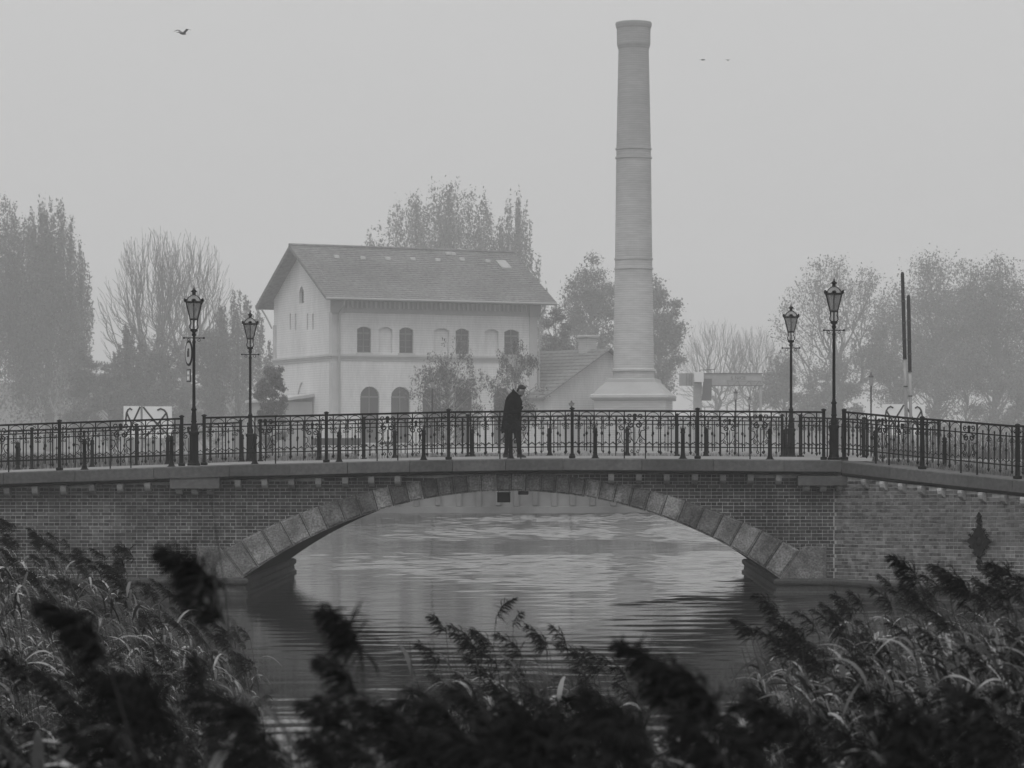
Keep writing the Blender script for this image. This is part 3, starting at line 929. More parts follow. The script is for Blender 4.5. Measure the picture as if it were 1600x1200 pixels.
me = bpy.data.meshes.new('river'); me.from_pydata(V.tolist(), [], np.stack([ii, ii + 1, ii + nx + 1, ii + nx], -1).tolist())
me.materials.append(M['water']); me.polygons.foreach_set('use_smooth', [True] * len(me.polygons))
tag(obj('river', me), 'calm grey river reflecting the foggy sky', kind='structure')
def wpt(u, v): q = BM @ Vector((u, v, 0)); return (q.x, q.y)
# left bank, right bank (with road level kept near the bridge) and the far bank as one sheet each
m = MB()
edge = [wpt(-8.2, 11.72), wpt(-9, 20), (-16, 100), (-34, 145.5)]
rs = []
for x, y in edge: rs.append([(x, y, GZ), (x - 8, y, GZ - .05), (x - 40, y, GZ - .1), (-700, y, GZ)])
m.rings(rs, False, False, False)
rs = [[(x, y, GZ), (x, y, -1)] for x, y in edge]; m.rings(rs, False, False, False)
tag(m.build('left_bank', M['grass']), 'grassy river bank with trees', kind='structure')
m = MB(); rs = []
for i in range(15):                                   # verge behind the wing wall
    s = 8.2 - i * .6
    if s < 0: break
    p, d = wing(s, -.6); w0 = wpt(p.x, p.y)
    rs.append([(w0[0], w0[1], wing_z(s) - .012)] + [(w0[0] + k, w0[1], lerp(wing_z(s) - .012, GZ + .05, min(1, k / 12)) + .04) for k in (1.5, 4, 12, 60, 600)])
for v, uu in ((.1, UC + .5), (11.4, UC + .9), (11.8, 8.2), (20, 9.0)):
    w0 = wpt(uu, v); zz = lerp(deck_z(UC) - .09, GZ, max(0, (v - 5) / 15)) if v < 11.5 else GZ
    rs.append([(w0[0], w0[1], zz)] + [(w0[0] + k, w0[1], lerp(zz, GZ, min(1, k / 12))) for k in (1.5, 4, 12, 60, 600)])
for x, y in ((14, 100), (30, 145)): rs.append([(x, y, GZ)] + [(x + k, y, GZ) for k in (1.5, 4, 12, 60, 600)])
m.rings(rs, False, False, False)
red = [wpt(8.2, 11.8), wpt(9, 20), (14, 100), (30, 145)]
m.rings([[(x, y, GZ), (x, y, -1)] for x, y in red], False, False, False)
p, d = wing(8.2, 0); w0 = wpt(p.x, p.y); m.quad((w0[0], w0[1], -1), (w0[0] + 600, w0[1], -1), (w0[0] + 600, w0[1], 2.95), (w0[0], w0[1], 2.65))
tag(m.build('right_bank', M['grass']), 'grassy verge and bank beyond the wing wall', kind='structure')
m = MB(); rs = []
for j in range(13):
    y = 145.02 + (j / 12) ** 2 * 560; zb = (1.35, 1.75, 2.5)[j] if j < 3 else GZ
    rs.append([(x, y, zb + (0 if j < 3 else .2 * noise.noise((x * .02, y * .02, 0)))) for x in [-700 + 70 * i for i in range(21)]])
m.rings(rs, False, False, False)
tag(m.build('far_bank', M['grass']), 'flat grassy far bank', kind='structure')
m = MB(); rs = []
for i in range(41):
    x = -400 + 800 * i / 40; h = 13 * math.exp(-((x + 92) / 45) ** 2) + 6 + 2 * math.sin(x * .03)
    rs.append([(x, 600, GZ - 1), (x, 630, GZ + h), (x, 690, GZ + h * .8)])
m.rings(rs, False, False, False); tag(m.build('hill', M['leaf']), 'low wooded hill fading into the fog', kind='structure')
# near bank below the camera, hidden by reeds
m = MB(); rs = []
for j, (y, z) in enumerate(((-20, 1.9), (0, 1.7), (4, 1.2), (8, .7), (12, .15), (15, -.3))):
    rs.append([(x, y, z + .15 * noise.noise((x * .4, y * .3, 1))) for x in [-40 + 2.5 * i for i in range(33)]])
m.rings(rs, False, False, False); tag(m.build('near_bank', M['earth']), 'dark muddy bank under the reeds', kind='structure')

# quay wall with pale piles
qw = thing('quay_wall', 'low concrete quay wall with pale piles on the far shore', 'quay wall', at((0, 144.7, 0)))
m = MB(); m.box(-32, 32, 0, .5, -1, 1.35); m.box(-32, 32, -.15, .5, 1.352, 1.5); m.build('wall_face', M['quay'], qw)
m = MB(); m.bevbox(-.15, .15, -.22, -.02, .36, 1.32, .03); pile_me = m.mesh('pile', M['pile']); fixn(pile_me)
x = 560
while x < 1100:
    obj('pile', pile_me, qw, at(((x - 800) / F * 144.7, 0, rng.uniform(-.05, .05)))); x += 31 + rng.uniform(-3, 3)
m = MB(); m.box(-32, 32, -.45, -.0, .0, .35); m.build('footing', M['quay'], qw)

# ------------------------------------------------------------------ pale brick house
HA = R(25); HB = Vector((-11.33, 170, GZ)); HL, HW = 14.25, 10.9
hc, hs = math.cos(HA), math.sin(HA)
house = thing('brick_house', 'pale two-storey brick house with steep-eaved tiled roof in the fog', 'house', at((-19.26, 289.0, 2.48), HA) @ Matrix.Diagonal((1.7, 1.7, 1.7, 1)))
def hx(px): k = (px - 800) / F; return (k * 170 + 11.33) / (hc - k * hs)
def hy(px): k = (px - 800) / F; return (-11.33 - 170 * k) / (hs + k * hc)
def hz_front(px, py): x = hx(px); return ZC + (700 - py) / F * (170 + x * hs) - GZ
def hz_side(px, py): y = hy(px); return ZC + (700 - py) / F * (170 + y * hc) - GZ
def arch_hole(x0, x1, z0, z1, rise, n=8):
    pts = [(x0, z0), (x1, z0)]
    for i in range(n + 1):
        t = i / n; a = math.pi * t
        pts.append((lerp(x1, x0, t) if rise < .99 * (x1 - x0) / 2 else (x0 + x1) / 2 + (x1 - x0) / 2 * math.cos(a), z1 - rise + rise * math.sin(a)))
    return pts
def wall_open(mb, outer, holes, f, depth):
    loops = [outer] + holes
    tris = tessellate_polygon([[Vector((p[0], p[1], 0)) for p in l] for l in loops])
    flat = [p for l in loops for p in l]
    mb.add([f(p[0], p[1], 0) for p in flat], [tuple(t) for t in tris])
    for l in holes:
        n = len(l)
        mb.rings([[f(p[0], p[1], 0) for p in l], [f(p[0], p[1], depth) for p in l]], False, False)
up = [(558, 580, 1), (592, 613, 0), (624, 646, 1), (678, 702, 0), (712, 733, 1), (757, 779, 0), (788, 811, 1)]
U_Z0, U_Z1 = 6.66, 8.32
lowc = [578, 626, 675, 724, 786]
wins = [(hx(a), hx(b), U_Z0, U_Z1, .16, g) for a, b, g in up] + [(hx(c) - .66, hx(c) + .66, .9, 4.52, .66, 1) for c in lowc]
wt = 10.75
fw = lambda x, z, d: (x, d, z)
m = MB(); wall_open(m, [(0, -.5), (HL, -.5), (HL, wt), (0, wt)], [arch_hole(*w[:5]) for w in wins], fw, .22)
m.build('front_wall', M['house'], house)
def window(w, f, rows=3):
    x0, x1, z0, z1, rise, g = w
    if not g:
        m = MB(); l = arch_hole(x0, x1, z0, z1, rise); tr = tessellate_polygon([[Vector((p[0], p[1], 0)) for p in l]])
        m.add([f(p[0], p[1], .20) for p in l], [tuple(t) for t in tr]); m.build('blind_niche', M['house'], house); return
    l = arch_hole(x0, x1, z0, z1, rise); tr = tessellate_polygon([[Vector((p[0], p[1], 0)) for p in l]])
    m = MB(); m.add([f(p[0], p[1], .20) for p in l], [tuple(t) for t in tr]); wd = m.build('window', M['pane'], house)
    m = MB(); cx = (x0 + x1) / 2
    def bar(xa, xb, za, zb):
        q = [f(xa, za, .20), f(xb, za, .20), f(xb, za, .15), f(xa, za, .15), f(xa, zb, .20), f(xb, zb, .20), f(xb, zb, .15), f(xa, zb, .15)]
        m.hexa(q)
    t = .035
    bar(x0, x0 + .05, z0, z1 - rise); bar(x1 - .05, x1, z0, z1 - rise); bar(cx - t, cx + t, z0, z1 - .01); bar(x0, x1, z0, z0 + .06)
    zt_ = z1 - rise - (.25 if rise < .3 else 0)
    bar(x0, x1, zt_ - .05, zt_ + .05)
    for i in range(1, rows): bar(x0, x1, lerp(z0, zt_, i / rows) - .018, lerp(z0, zt_, i / rows) + .018)
    m.build('frame', M['frame'], wd)
    m = MB(); q = [f(x0 - .08, z0 - .1, -.08), f(x1 + .08, z0 - .1, -.08), f(x1 + .08, z0 - .1, .15), f(x0 - .08, z0 - .1, .15), f(x0 - .08, z0, -.08), f(x1 + .08, z0, -.08), f(x1 + .08, z0 + .02, .15), f(x0 - .08, z0 + .02, .15)]
    m.hexa(q); m.build('sill', M['house_trim'], wd)
for w in wins: window(w, fw, 3 if w[4] < .3 else 2)
# gable wall
ZR = 13.75; ZEv = 10.1
gw = lambda y, z, d: (d, y, z)
gm = HW / 2
slope = (ZR - ZEv) / (gm + 1.1)
gh = []
for px in (453.5, 462, 480.5, 489): y = hy(px); gh.append((y - .13, y + .13, hz_side(px, 515), hz_side(px, 489.5), .05, 1))
yn = hy(471); gh.append((yn - .42, yn + .42, hz_side(471, 474), hz_side(471, 447), .4, 1)); 
ya = hy(471.5); gh.append((ya - .75, ya + .75, hz_side(471, 620), hz_side(471, 597), .7, 0))
m = MB(); wall_open(m, [(0, -.5), (HW, -.5), (HW, wt), (gm, wt + gm * slope), (0, wt)], [arch_hole(*w[:5]) for w in gh], gw, .22)
m.build('gable_wall', M['house'], house)
for w in gh:
    l = arch_hole(*w[:5]); tr = tessellate_polygon([[Vector((p[0], p[1], 0)) for p in l]])
    m = MB(); m.add([gw(p[0], p[1], .2 if w[5] else .08) for p in l], [tuple(t) for t in tr]); m.build('window' if w[5] else 'blind_niche', M['pane'] if w[5] else M['house'], house)
m = MB()                                              # remaining two walls
m.quad((HL, 0, -.5), (HL, HW, -.5), (HL, HW, wt), (HL, 0, wt)); m.add([(HL, 0, wt), (HL, HW, wt), (HL, gm, wt + gm * slope)], [(0, 1, 2)])
m.quad((0, HW, -.5), (HL, HW, -.5), (HL, HW, wt), (0, HW, wt)); m.build('rear_wall', M['house'], house)
m = MB()
for z0, z1, o in ((6.30, 6.42, .10), (6.42, 6.55, .16), (6.15, 6.30, .05)):
    m.box(-o, HL + o, -o, -.001, z0, z1); m.box(-o, -.001, 0, HW + o, z0, z1)
m.build('string_course', M['house_trim'], house)
for bx in ((-.06, .5, -.07, -.003, -.5, 6.14), (-.06, .5, -.07, -.003, 6.56, 9.2), (HL - .5, HL + .06, -.07, -.003, -.5, 6.14), (HL - .5, HL + .06, -.07, -.003, 6.56, 9.2), (-.07, -.003, 0, .5, -.5, 6.14), (-.07, -.003, 0, .5, 6.56, 9.2), (-.07, -.003, HW - .5, HW, 6.56, 8.8)):
    m = MB(); m.box(*bx); m.build('corner_pilaster', M['house_trim'], house)
m = MB(); m.box(-.12, HL + .12, -.12, -.002, 9.2, 9.45); m.box(-.16, HL + .16, -.18, -.002, 9.95, 10.2); m.box(-.1, HL + .1, -.06, -.002, 9.46, 9.94)
m.box(-.25, .7, -.26, -.19, 9.15, 10.1); m.box(HL - .6, HL + .25, -.26, -.19, 9.15, 10.1)
m.build('frieze', M['frieze'], house)
m = MB(); x = .9
while x < HL - .8: m.box(x, x + .14, -.15, -.061, 9.50, 9.92); x += .32
m.build('dentil_row', M['house_trim'], house)
# roof: stepped tile courses on the front slope, slab behind
roof = MB(); ov = .92; ncs = 26
roof.prism([(-1.1, ZEv - .06), (gm, ZR - .06), (HW + 1.1, ZEv - .06), (HW + 1.1, ZEv - .2), (gm, ZR - .22), (-1.1, ZEv - .2)], 0, -ov + .02, HL + ov - .02)
rf = roof.build('roof', M['roof'], house)
m = MB()
for i in range(ncs):
    t0, t1 = i / ncs, (i + 1.15) / ncs; t1 = min(t1, 1.0)
    y0, z0 = lerp(-1.14, gm, t0), lerp(ZEv - .022, ZR, t0); y1, z1 = lerp(-1.14, gm, t1), lerp(ZEv - .022, ZR, t1)
    m.hexa([(-ov, y0, z0 - .05), (HL + ov, y0, z0 - .05), (HL + ov, y1, z1 - .05), (-ov, y1, z1 - .05), (-ov, y0, z0 + .055), (HL + ov, y0, z0 + .055), (HL + ov, y1, z1 + .005), (-ov, y1, z1 + .005)])
    y0b, y1b = HW - y0, HW - y1
    m.hexa([(-ov, y0b, z0 - .05), (HL + ov, y0b, z0 - .05), (HL + ov, y1b, z1 - .05), (-ov, y1b, z1 - .05), (-ov, y0b, z0 + .055), (HL + ov, y0b, z0 + .055), (HL + ov, y1b, z1 + .005), (-ov, y1b, z1 + .005)])
tag(m.build('tile_course', M['roof'], rf), kind='stuff')
m = MB(); m.tube([(-ov - .02, gm, ZR + .04), (HL + ov + .02, gm, ZR + .04)], .11, 8); m.build('ridge_tile', M['roof'], rf)
def on_roof(px, py):
    x = hx(px)
    for i in range(200):
        t = i / 199; y = lerp(-1.1, gm, t); z = lerp(ZEv, ZR, t)
        # follow the sight line: x on the front wall shifts as y grows
        xx = ((px - 800) / F * (170 + y * hc) + 11.33 + y * hs) / (hc - (px - 800) / F * hs)
        Y = 170 + xx * hs + y * hc
        if ZC + (700 - py) / F * Y - GZ <= z: return xx, y, z
    return xx, y, z
m = MB(); m.hexa([(-.16, -.12, .02), (.16, -.12, .02), (.16, .12, .16), (-.16, .12, .16), (-.14, -.10, .20), (.14, -.10, .20), (.14, .12, .24), (-.14, .12, .24)]); vent_me = m.mesh('roof_vent', M['house_trim']); fixn(vent_me)
for px, py in ((526, 404), (567, 406), (606, 407), (645, 408), (684, 409), (722, 408), (762, 411), (700, 399), (708, 400)):
    obj('roof_vent', vent_me, rf, at(on_roof(px, py)))
x, y, z = on_roof(787, 416); m = MB(); sl = (ZR - ZEv) / (gm + 1.1)
m.hexa([(x - .35, y - .5, z - .5 * sl + .06), (x + .35, y - .5, z - .5 * sl + .06), (x + .35, y + .5, z + .5 * sl + .06), (x - .35, y + .5, z + .5 * sl + .06), (x - .35, y - .5, z - .5 * sl + .16), (x + .35, y - .5, z - .5 * sl + .16), (x + .35, y + .5, z + .5 * sl + .16), (x - .35, y + .5, z + .5 * sl + .16)])
m.build('skylight', M['steel'], rf)
m = MB(); m.tube([(-ov, -1.18, ZEv - .1), (HL + ov, -1.18, ZEv - .1)], .08, 8); m.build('gutter', M['frieze'], house)
for x0 in (.35, HL + .12):
    m = MB(); m.tube([(x0, -1.15, ZEv - .15), (x0, -1.0, ZEv - .5), (x0, -.25, 9.2), (x0, -.2, 8.9), (x0, -.2, -.3)], .06, 6); m.build('downpipe', M['frieze'], house)
m = MB(); m.tube([(-.5, HW + 1.0, ZEv - .2), (-.3, HW + .4, 9.2), (-.1, HW + .12, 8.6)], .06, 6); m.build('downpipe', M['frieze'], house)
y0, y1 = hy(492), hy(436)
m = MB(); z0 = hz_side(480, 622)
m.hexa([(-2.4, y0, z0 - .25), (-.07, y0, z0 + .05), (-.07, y1, z0 + .05), (-2.4, y1, z0 - .25), (-2.4, y0, z0 - .1), (-.07, y0, z0 + .25), (-.07, y1, z0 + .25), (-2.4, y1, z0 - .1)]); m.build('porch_roof', M['house_trim'], house)
m = MB(); m.box(-2.2, -.08, y0 + .2, y1 - .2, -.4, z0 - .27); m.build('porch', M['frieze'], house)

# ------------------------------------------------------------------ annexe
an = thing('annexe', 'low gabled brick annexe with a short stack between house and factory chimney', 'building', at((10.59, 302.6, 2.48), R(40)) @ Matrix.Diagonal((1.7, 1.7, 1.7, 1)))
ah, ae, aw, al = 10.07 - GZ, 7.0 - GZ, 5.4, 12
m = MB(); m.prism([(-aw, -.5), (aw, -.5), (aw, ae), (0, ah - .1), (-aw, ae)], 1, 0, al); m.build('wall', M['house'], an)
for sx in (1, -1):
    m = MB(); dz = (ah - ae) / aw
    for i in range(14):
        t0, t1 = i / 14, min(1, (i + 1.15) / 14)
        x0, x1 = sx * lerp(aw + .5, 0, t0), sx * lerp(aw + .5, 0, t1); z0, z1 = lerp(ae - .5 * dz, ah, t0), lerp(ae - .5 * dz, ah, t1)
        m.hexa([(x0, -.5, z0 - .05), (x1, -.5, z1 - .05), (x1, al + .3, z1 - .05), (x0, al + .3, z0 - .05), (x0, -.5, z0 + .06), (x1, -.5, z1 + .01), (x1, al + .3, z1 + .01), (x0, al + .3, z0 + .06)])
    m.build('roof', M['roof'], an)
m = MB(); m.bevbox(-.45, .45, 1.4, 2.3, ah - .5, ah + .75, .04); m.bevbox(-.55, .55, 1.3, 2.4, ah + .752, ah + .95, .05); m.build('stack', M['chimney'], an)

# ------------------------------------------------------------------ factory chimney
cz = lambda y: ZC + (700 - y) / F * 175 - GZ
fc = thing('factory_chimney', 'tall tapering round brick factory chimney rising above everything', 'chimney', at((13.46, 297.5, 2.48), R(-9)) @ Matrix.Diagonal((1.7, 1.7, 1.7, 1)))
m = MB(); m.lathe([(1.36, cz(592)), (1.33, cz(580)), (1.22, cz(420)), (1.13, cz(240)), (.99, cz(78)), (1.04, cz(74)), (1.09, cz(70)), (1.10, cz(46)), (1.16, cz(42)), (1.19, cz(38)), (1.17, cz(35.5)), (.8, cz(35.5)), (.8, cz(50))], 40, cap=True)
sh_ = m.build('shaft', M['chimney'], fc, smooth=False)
for y, r in ((233, 1.135), (247, 1.145), (405, 1.215), (420, 1.225)):
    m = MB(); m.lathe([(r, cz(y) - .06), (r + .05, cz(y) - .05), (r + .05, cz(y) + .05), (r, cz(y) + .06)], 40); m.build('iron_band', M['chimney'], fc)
m = MB(); m.lathe([(1.36, cz(581)), (1.46, cz(580)), (1.46, cz(577)), (1.34, cz(576))], 40); m.build('cornice_ring', M['house_trim'], fc)
m = MB()
def sq(r, z): return [(-r, -r, z), (r, -r, z), (r, r, z), (-r, r, z)]
m.rings([sq(1.5, cz(592)), sq(1.62, cz(593)), sq(1.66, cz(598)), sq(2.1, cz(609)), sq(2.35, cz(616))]); m.build('flared_base', M['frieze'], fc)
m = MB(); m.rings([sq(2.48, cz(616.3)), sq(2.55, cz(618)), sq(2.55, cz(622)), sq(2.4, cz(626))]); m.build('plinth_cornice', M['house_trim'], fc)
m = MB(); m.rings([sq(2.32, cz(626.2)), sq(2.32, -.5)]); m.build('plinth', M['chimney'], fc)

# ------------------------------------------------------------------ gantry crane
def q(px, py, Y=310): return P(px, py, Y)
gc = thing('gantry_crane', 'pale gantry crane with lettered beam and dark hoist beside the factory chimney', 'crane', at((0, 310, 0)))
def pbox(name, mt, px0, px1, py0, py1, y0, y1, parent=gc):
    a, c = q(px0, py1), q(px1, py0); m = MB(); m.box(a.x, c.x, y0, y1, a.z, c.z); return m.build(name, mt, parent)
bm_ = pbox('beam', M['steel'], 1100, 1191, 584, 602, .3, 1.0)
pbox('beam_flange', M['dark_steel'], 1099, 1192, 582.8, 584, .2, 1.1); pbox('beam_flange', M['dark_steel'], 1099, 1192, 602, 603, .2, 1.1)
pbox('rear_beam', M['steel'], 1062, 1084, 583, 602.5, .5, 1.2)
for x in (1073, 1077, 1080): pbox('stiffener', M['dark_steel'], x, x + .6, 583, 602, .42, .49)
pbox('cabin', M['white'], 1084.6, 1099, 581.5, 597, -.6, .9)
pbox('leg', M['steel'], 1084, 1096.5, 597.3, 705, .0, .8)
pbox('leg', M['steel'], 1187, 1191, 603.2, 705, .3, .8)
m = MB(); a, c, e, f_ = q(1099.5, 592), q(1112, 592), q(1111, 626), q(1096, 626)
m.hexa([(f_.x, -.5, f_.z), (e.x, -.5, e.z), (e.x, .2, e.z), (f_.x, .2, f_.z), (a.x, -.5, a.z), (c.x, -.5, c.z), (c.x, .2, c.z), (a.x, .2, a.z)]); m.build('hoist', M['dark_steel'], gc)
m = MB(); a, c = q(1094, 578), q(1118, 577); m.tube([(a.x, .5, a.z), (c.x, .5, c.z)], .05, 6); a, c = q(1094, 581), q(1094, 577.5); m.tube([(a.x, .5, a.z), (c.x, .5, c.z)], .04, 6); m.build('top_rail', M['dark_steel'], gc)
m = MB()
pts = [(1136, 595), (1141, 607), (1153, 595), (1158, 607), (1171, 595), (1177, 607), (1187, 595), (1190, 600)]
for i in range(len(pts) - 1): a, c = q(*pts[i]), q(*pts[i + 1]); m.tube([(a.x, .1, a.z), (c.x, .1, c.z)], .03, 5)
a, c = q(1136, 595), q(1190, 595.5); m.tube([(a.x, .1, a.z), (c.x, .1, c.z)], .03, 5); m.build('cable_loops', M['dark_steel'], gc)
tx = bpy.data.curves.new('lettering', 'FONT'); tx.body = 'S NICE'; tx.size = .34; tx.extrude = .005; tx.align_x = 'CENTER'
tx.materials.append(M['dark_steel'])
tx.size = .58
t_ = bpy.data.objects.new('lettering_source', tx); C.objects.link(t_)
bpy.context.view_layer.update()
lt_me = bpy.data.meshes.new_from_object(t_.evaluated_get(bpy.context.evaluated_depsgraph_get()))
bpy.data.objects.remove(t_)
p = q(1154, 593); obj('lettering', lt_me, gc, Matrix.Translation((p.x, .28, p.z)) @ Matrix.Rotation(R(90), 4, 'X'))

# ------------------------------------------------------------------ boards with crossed anchors
def anchor_board(parts, Y, label, tilt=0.0):
    px0, px1, py0, py1 = parts[0][0], parts[-1][1], parts[0][2], parts[0][3]
    base = P((px0 + px1) / 2, 700, Y); root = thing('anchor_board', label, 'board', at((base.x, Y, GZ)), 'white boards with anchors')
    for i, (a, c, y0, y1) in enumerate(parts):
        A, B_ = P(a, y1, Y), P(c, y0, Y); x0, x1, z0, z1 = A.x - base.x, B_.x - base.x, A.z - GZ, B_.z - GZ
        m = MB(); m.box(x0, x1, 0, .03, z0, z1); pn = m.build('panel', M['white'], root)
        m = MB(); w = x1 - x0; h = z1 - z0; t = .03
        X = lambda k: lerp(x0, x1, k)
        Z = lambda k: lerp(z0, z1, k)
        fl = i == 0
        def tb(ps):
            m.tube([(X(1 - k if fl else k), -.004, Z(l)) for k, l in ps], t, 4)
        tb([(.02, .98), (.5, .42), (.95, .02)]); tb([(.82, .80), (.5, .42), (.12, .05)])
        tb([(.50, .88), (.62, .93), (.74, .88), (.82, .78), (.86, .6), (.86, .38)])
        m.build('anchor_print', M['print'], pn)
    for px in ([(parts[0][1] + parts[1][0]) / 2] if len(parts) > 1 else []) + [px0 + 4, px1 - 4]:
        A = P(px, 700, Y); m = MB(); m.box(A.x - base.x - .04, A.x - base.x + .04, .035, .10, -.2, P(0, py0 - 1, Y).z - GZ); m.build('post', M['steel'], root)
anchor_board([(193, 219.5, 634.5, 684), (223, 268.5, 635, 684)], 92, 'double white board with crossed anchors left of the round sign lamp')
anchor_board([(1378.5, 1413, 631.5, 680), (1414, 1445.5, 632, 680)], 100, 'white anchor board partly hidden behind the two leaning poles')
# leaning poles
for (x0, y0, x1, y1), lab in (((1410, 425, 1418.5, 702), 'taller of the two leaning poles behind the wing railing'), ((1419.5, 461, 1424.5, 702), 'shorter of the two leaning poles behind the wing railing')):
    Y = 84; a, c = P(x0, y0, Y), P(x1, y1, Y); r = thing('mooring_pole', lab, 'pole', at((c.x, Y, GZ - .1)), 'leaning poles')
    top = Vector((a.x - c.x, 0, a.z - GZ + .1)); L_ = lambda t: top * t
    m = MB(); m.tube([L_(0), L_(.35), L_(.62)], [.05, .048, .045], 10); m.build('shaft', M['steel'], r, smooth=True)
    m = MB(); m.tube([L_(.56), L_(.6), L_(.99), L_(1.0)], [.055, .058, .055, .035], 10); m.build('sleeve', M['timber'], r, smooth=True)
    for t in (.42, .56, .66, .74, .85): m = MB(); m.tube([L_(t), L_(t) + Vector((0, 0, .04))], .066, 10); m.build('band', M['dark_steel'], r)

# ------------------------------------------------------------------ small park lamps on the far bank
for px, yt, yb, w, Y, lab in ((675.5, 593, 607, 7, 158, 'slim park lamp in front of the young birch by the house'), (1149.5, 611, 625, 7, 160, 'park lamp under the beam of the gantry crane'), (1171, 622, 632, 6, 200, 'faint park lamp farther back near the crane'), (1361, 585, 603, 8, 150, 'park lamp in front of the trees beside the corner lamp'), (893, 629, 634, 11, 150, 'low saucer-topped lamp just above the railing near the chimney')):
    b0 = P(px, yt, Y); r = thing('park_lamp', lab, 'lamp', at((b0.x, Y, GZ)), 'small lamps on the far bank')
    zt_, zb = b0.z - GZ, P(px, yb, Y).z - GZ; hw = w / 2 / F * Y
    m = MB(); m.tube([(0, 0, 0), (0, 0, zb)], .05, 8); m.build('pole', M['dark_steel'], r)
    m = MB(); m.lathe([(hw * .5, zb), (hw * .75, lerp(zb, zt_, .1)), (hw * .85, lerp(zb, zt_, .75))], 8); m.build('lantern', M['steel'], r)
    m = MB(); m.lathe([(hw * 1.05, lerp(zb, zt_, .76)), (hw * 1.0, lerp(zb, zt_, .82)), (hw * .35, zt_), (.02, zt_ + .12)], 10); m.build('cap', M['dark_steel'], r)

# ------------------------------------------------------------------ things half seen through the railings on the far bank
for i, (px, w, h, lab) in enumerate(((566, 1.1, .75, 'white planter tub seen through the railing below the house'), (605, 1.5, .8, 'wide white planter tub beside the first, below the arched window'))):
    c = P(px, 716, 128); r = thing('planter', lab, 'planter', at((P(px, 700, 150).x, 150, GZ)), 'white planters on the quay')
    m = MB(); m.lathe([(w * .32, 0), (w * .45, h * .5), (w * .55, h), (w * .48, h), (w * .4, h * .8)], 16); m.build('tub', M['white'], r)
    m = MB(); m.ball((0, 0, h * .85), w * .4, 10, 6, (1, 1, .5)); m.build('soil', M['earth'], r)
bn = thing('bench', 'dark park bench with pale seat seen through the railing', 'bench', at((P(525, 700, 150).x, 150, GZ)))
m = MB()
m.box(-1.4, 1.4, 0, .08, .75, 1.15); m.build('backrest', M['dark_steel'], bn)
m = MB(); m.box(-1.4, 1.4, -.5, 0, .42, .5); m.build('seat', M['pile'], bn)
for sx in (-1.1, 1.1): m = MB(); m.box(sx - .05, sx + .05, -.45, .05, 0, .42); m.build('leg', M['dark_steel'], bn)

# ------------------------------------------------------------------ trees
class LeafBuf:
    """collects leaf quads; the many small faces of a crown"""
    def __init__(s, seed): s.r = np.random.RandomState(seed); s.p = []
    def put(s, c, n, sx, sy, sz, size, up=0.0):
        r = s.r; p = np.stack([r.normal(c[0], sx, n), r.normal(c[1], sy, n), r.normal(c[2], sz, n)], -1)
        a = r.uniform(0, 6.283, n); t = r.uniform(-1, 1, n); k = size * r.uniform(.5, 1.3, n)
        d = np.stack([np.cos(a) * (1 - abs(t)) * k, np.sin(a) * (1 - abs(t)) * k, (t * .8 + up) * k], -1)
        a2 = a + r.uniform(1, 2, n); e = np.stack([np.cos(a2) * k * .5, np.sin(a2) * k * .5, r.uniform(-.4, .4, n) * k], -1)
        s.p.append(np.stack([p - d, p + e, p + d, p - e], 1).reshape(-1, 3))
    def build(s, name, mt, parent):
        V = np.concatenate(s.p).astype(np.float32); n = len(V) // 4; me = bpy.data.meshes.new(name)
        me.vertices.add(len(V)); me.vertices.foreach_set('co', V.ravel()); me.loops.add(len(V)); me.loops.foreach_set('vertex_index', np.arange(len(V), dtype=np.int32))
        me.polygons.add(n); me.polygons.foreach_set('loop_start', np.arange(0, len(V), 4, dtype=np.int32)); me.materials.append(mt); me.update(); me.validate()
        return obj(name, me, parent)
def leaves(lb, rnd, c, n, sx, sy, sz, size, up=.0): lb.put(c, n, sx, sy, sz, size, up)
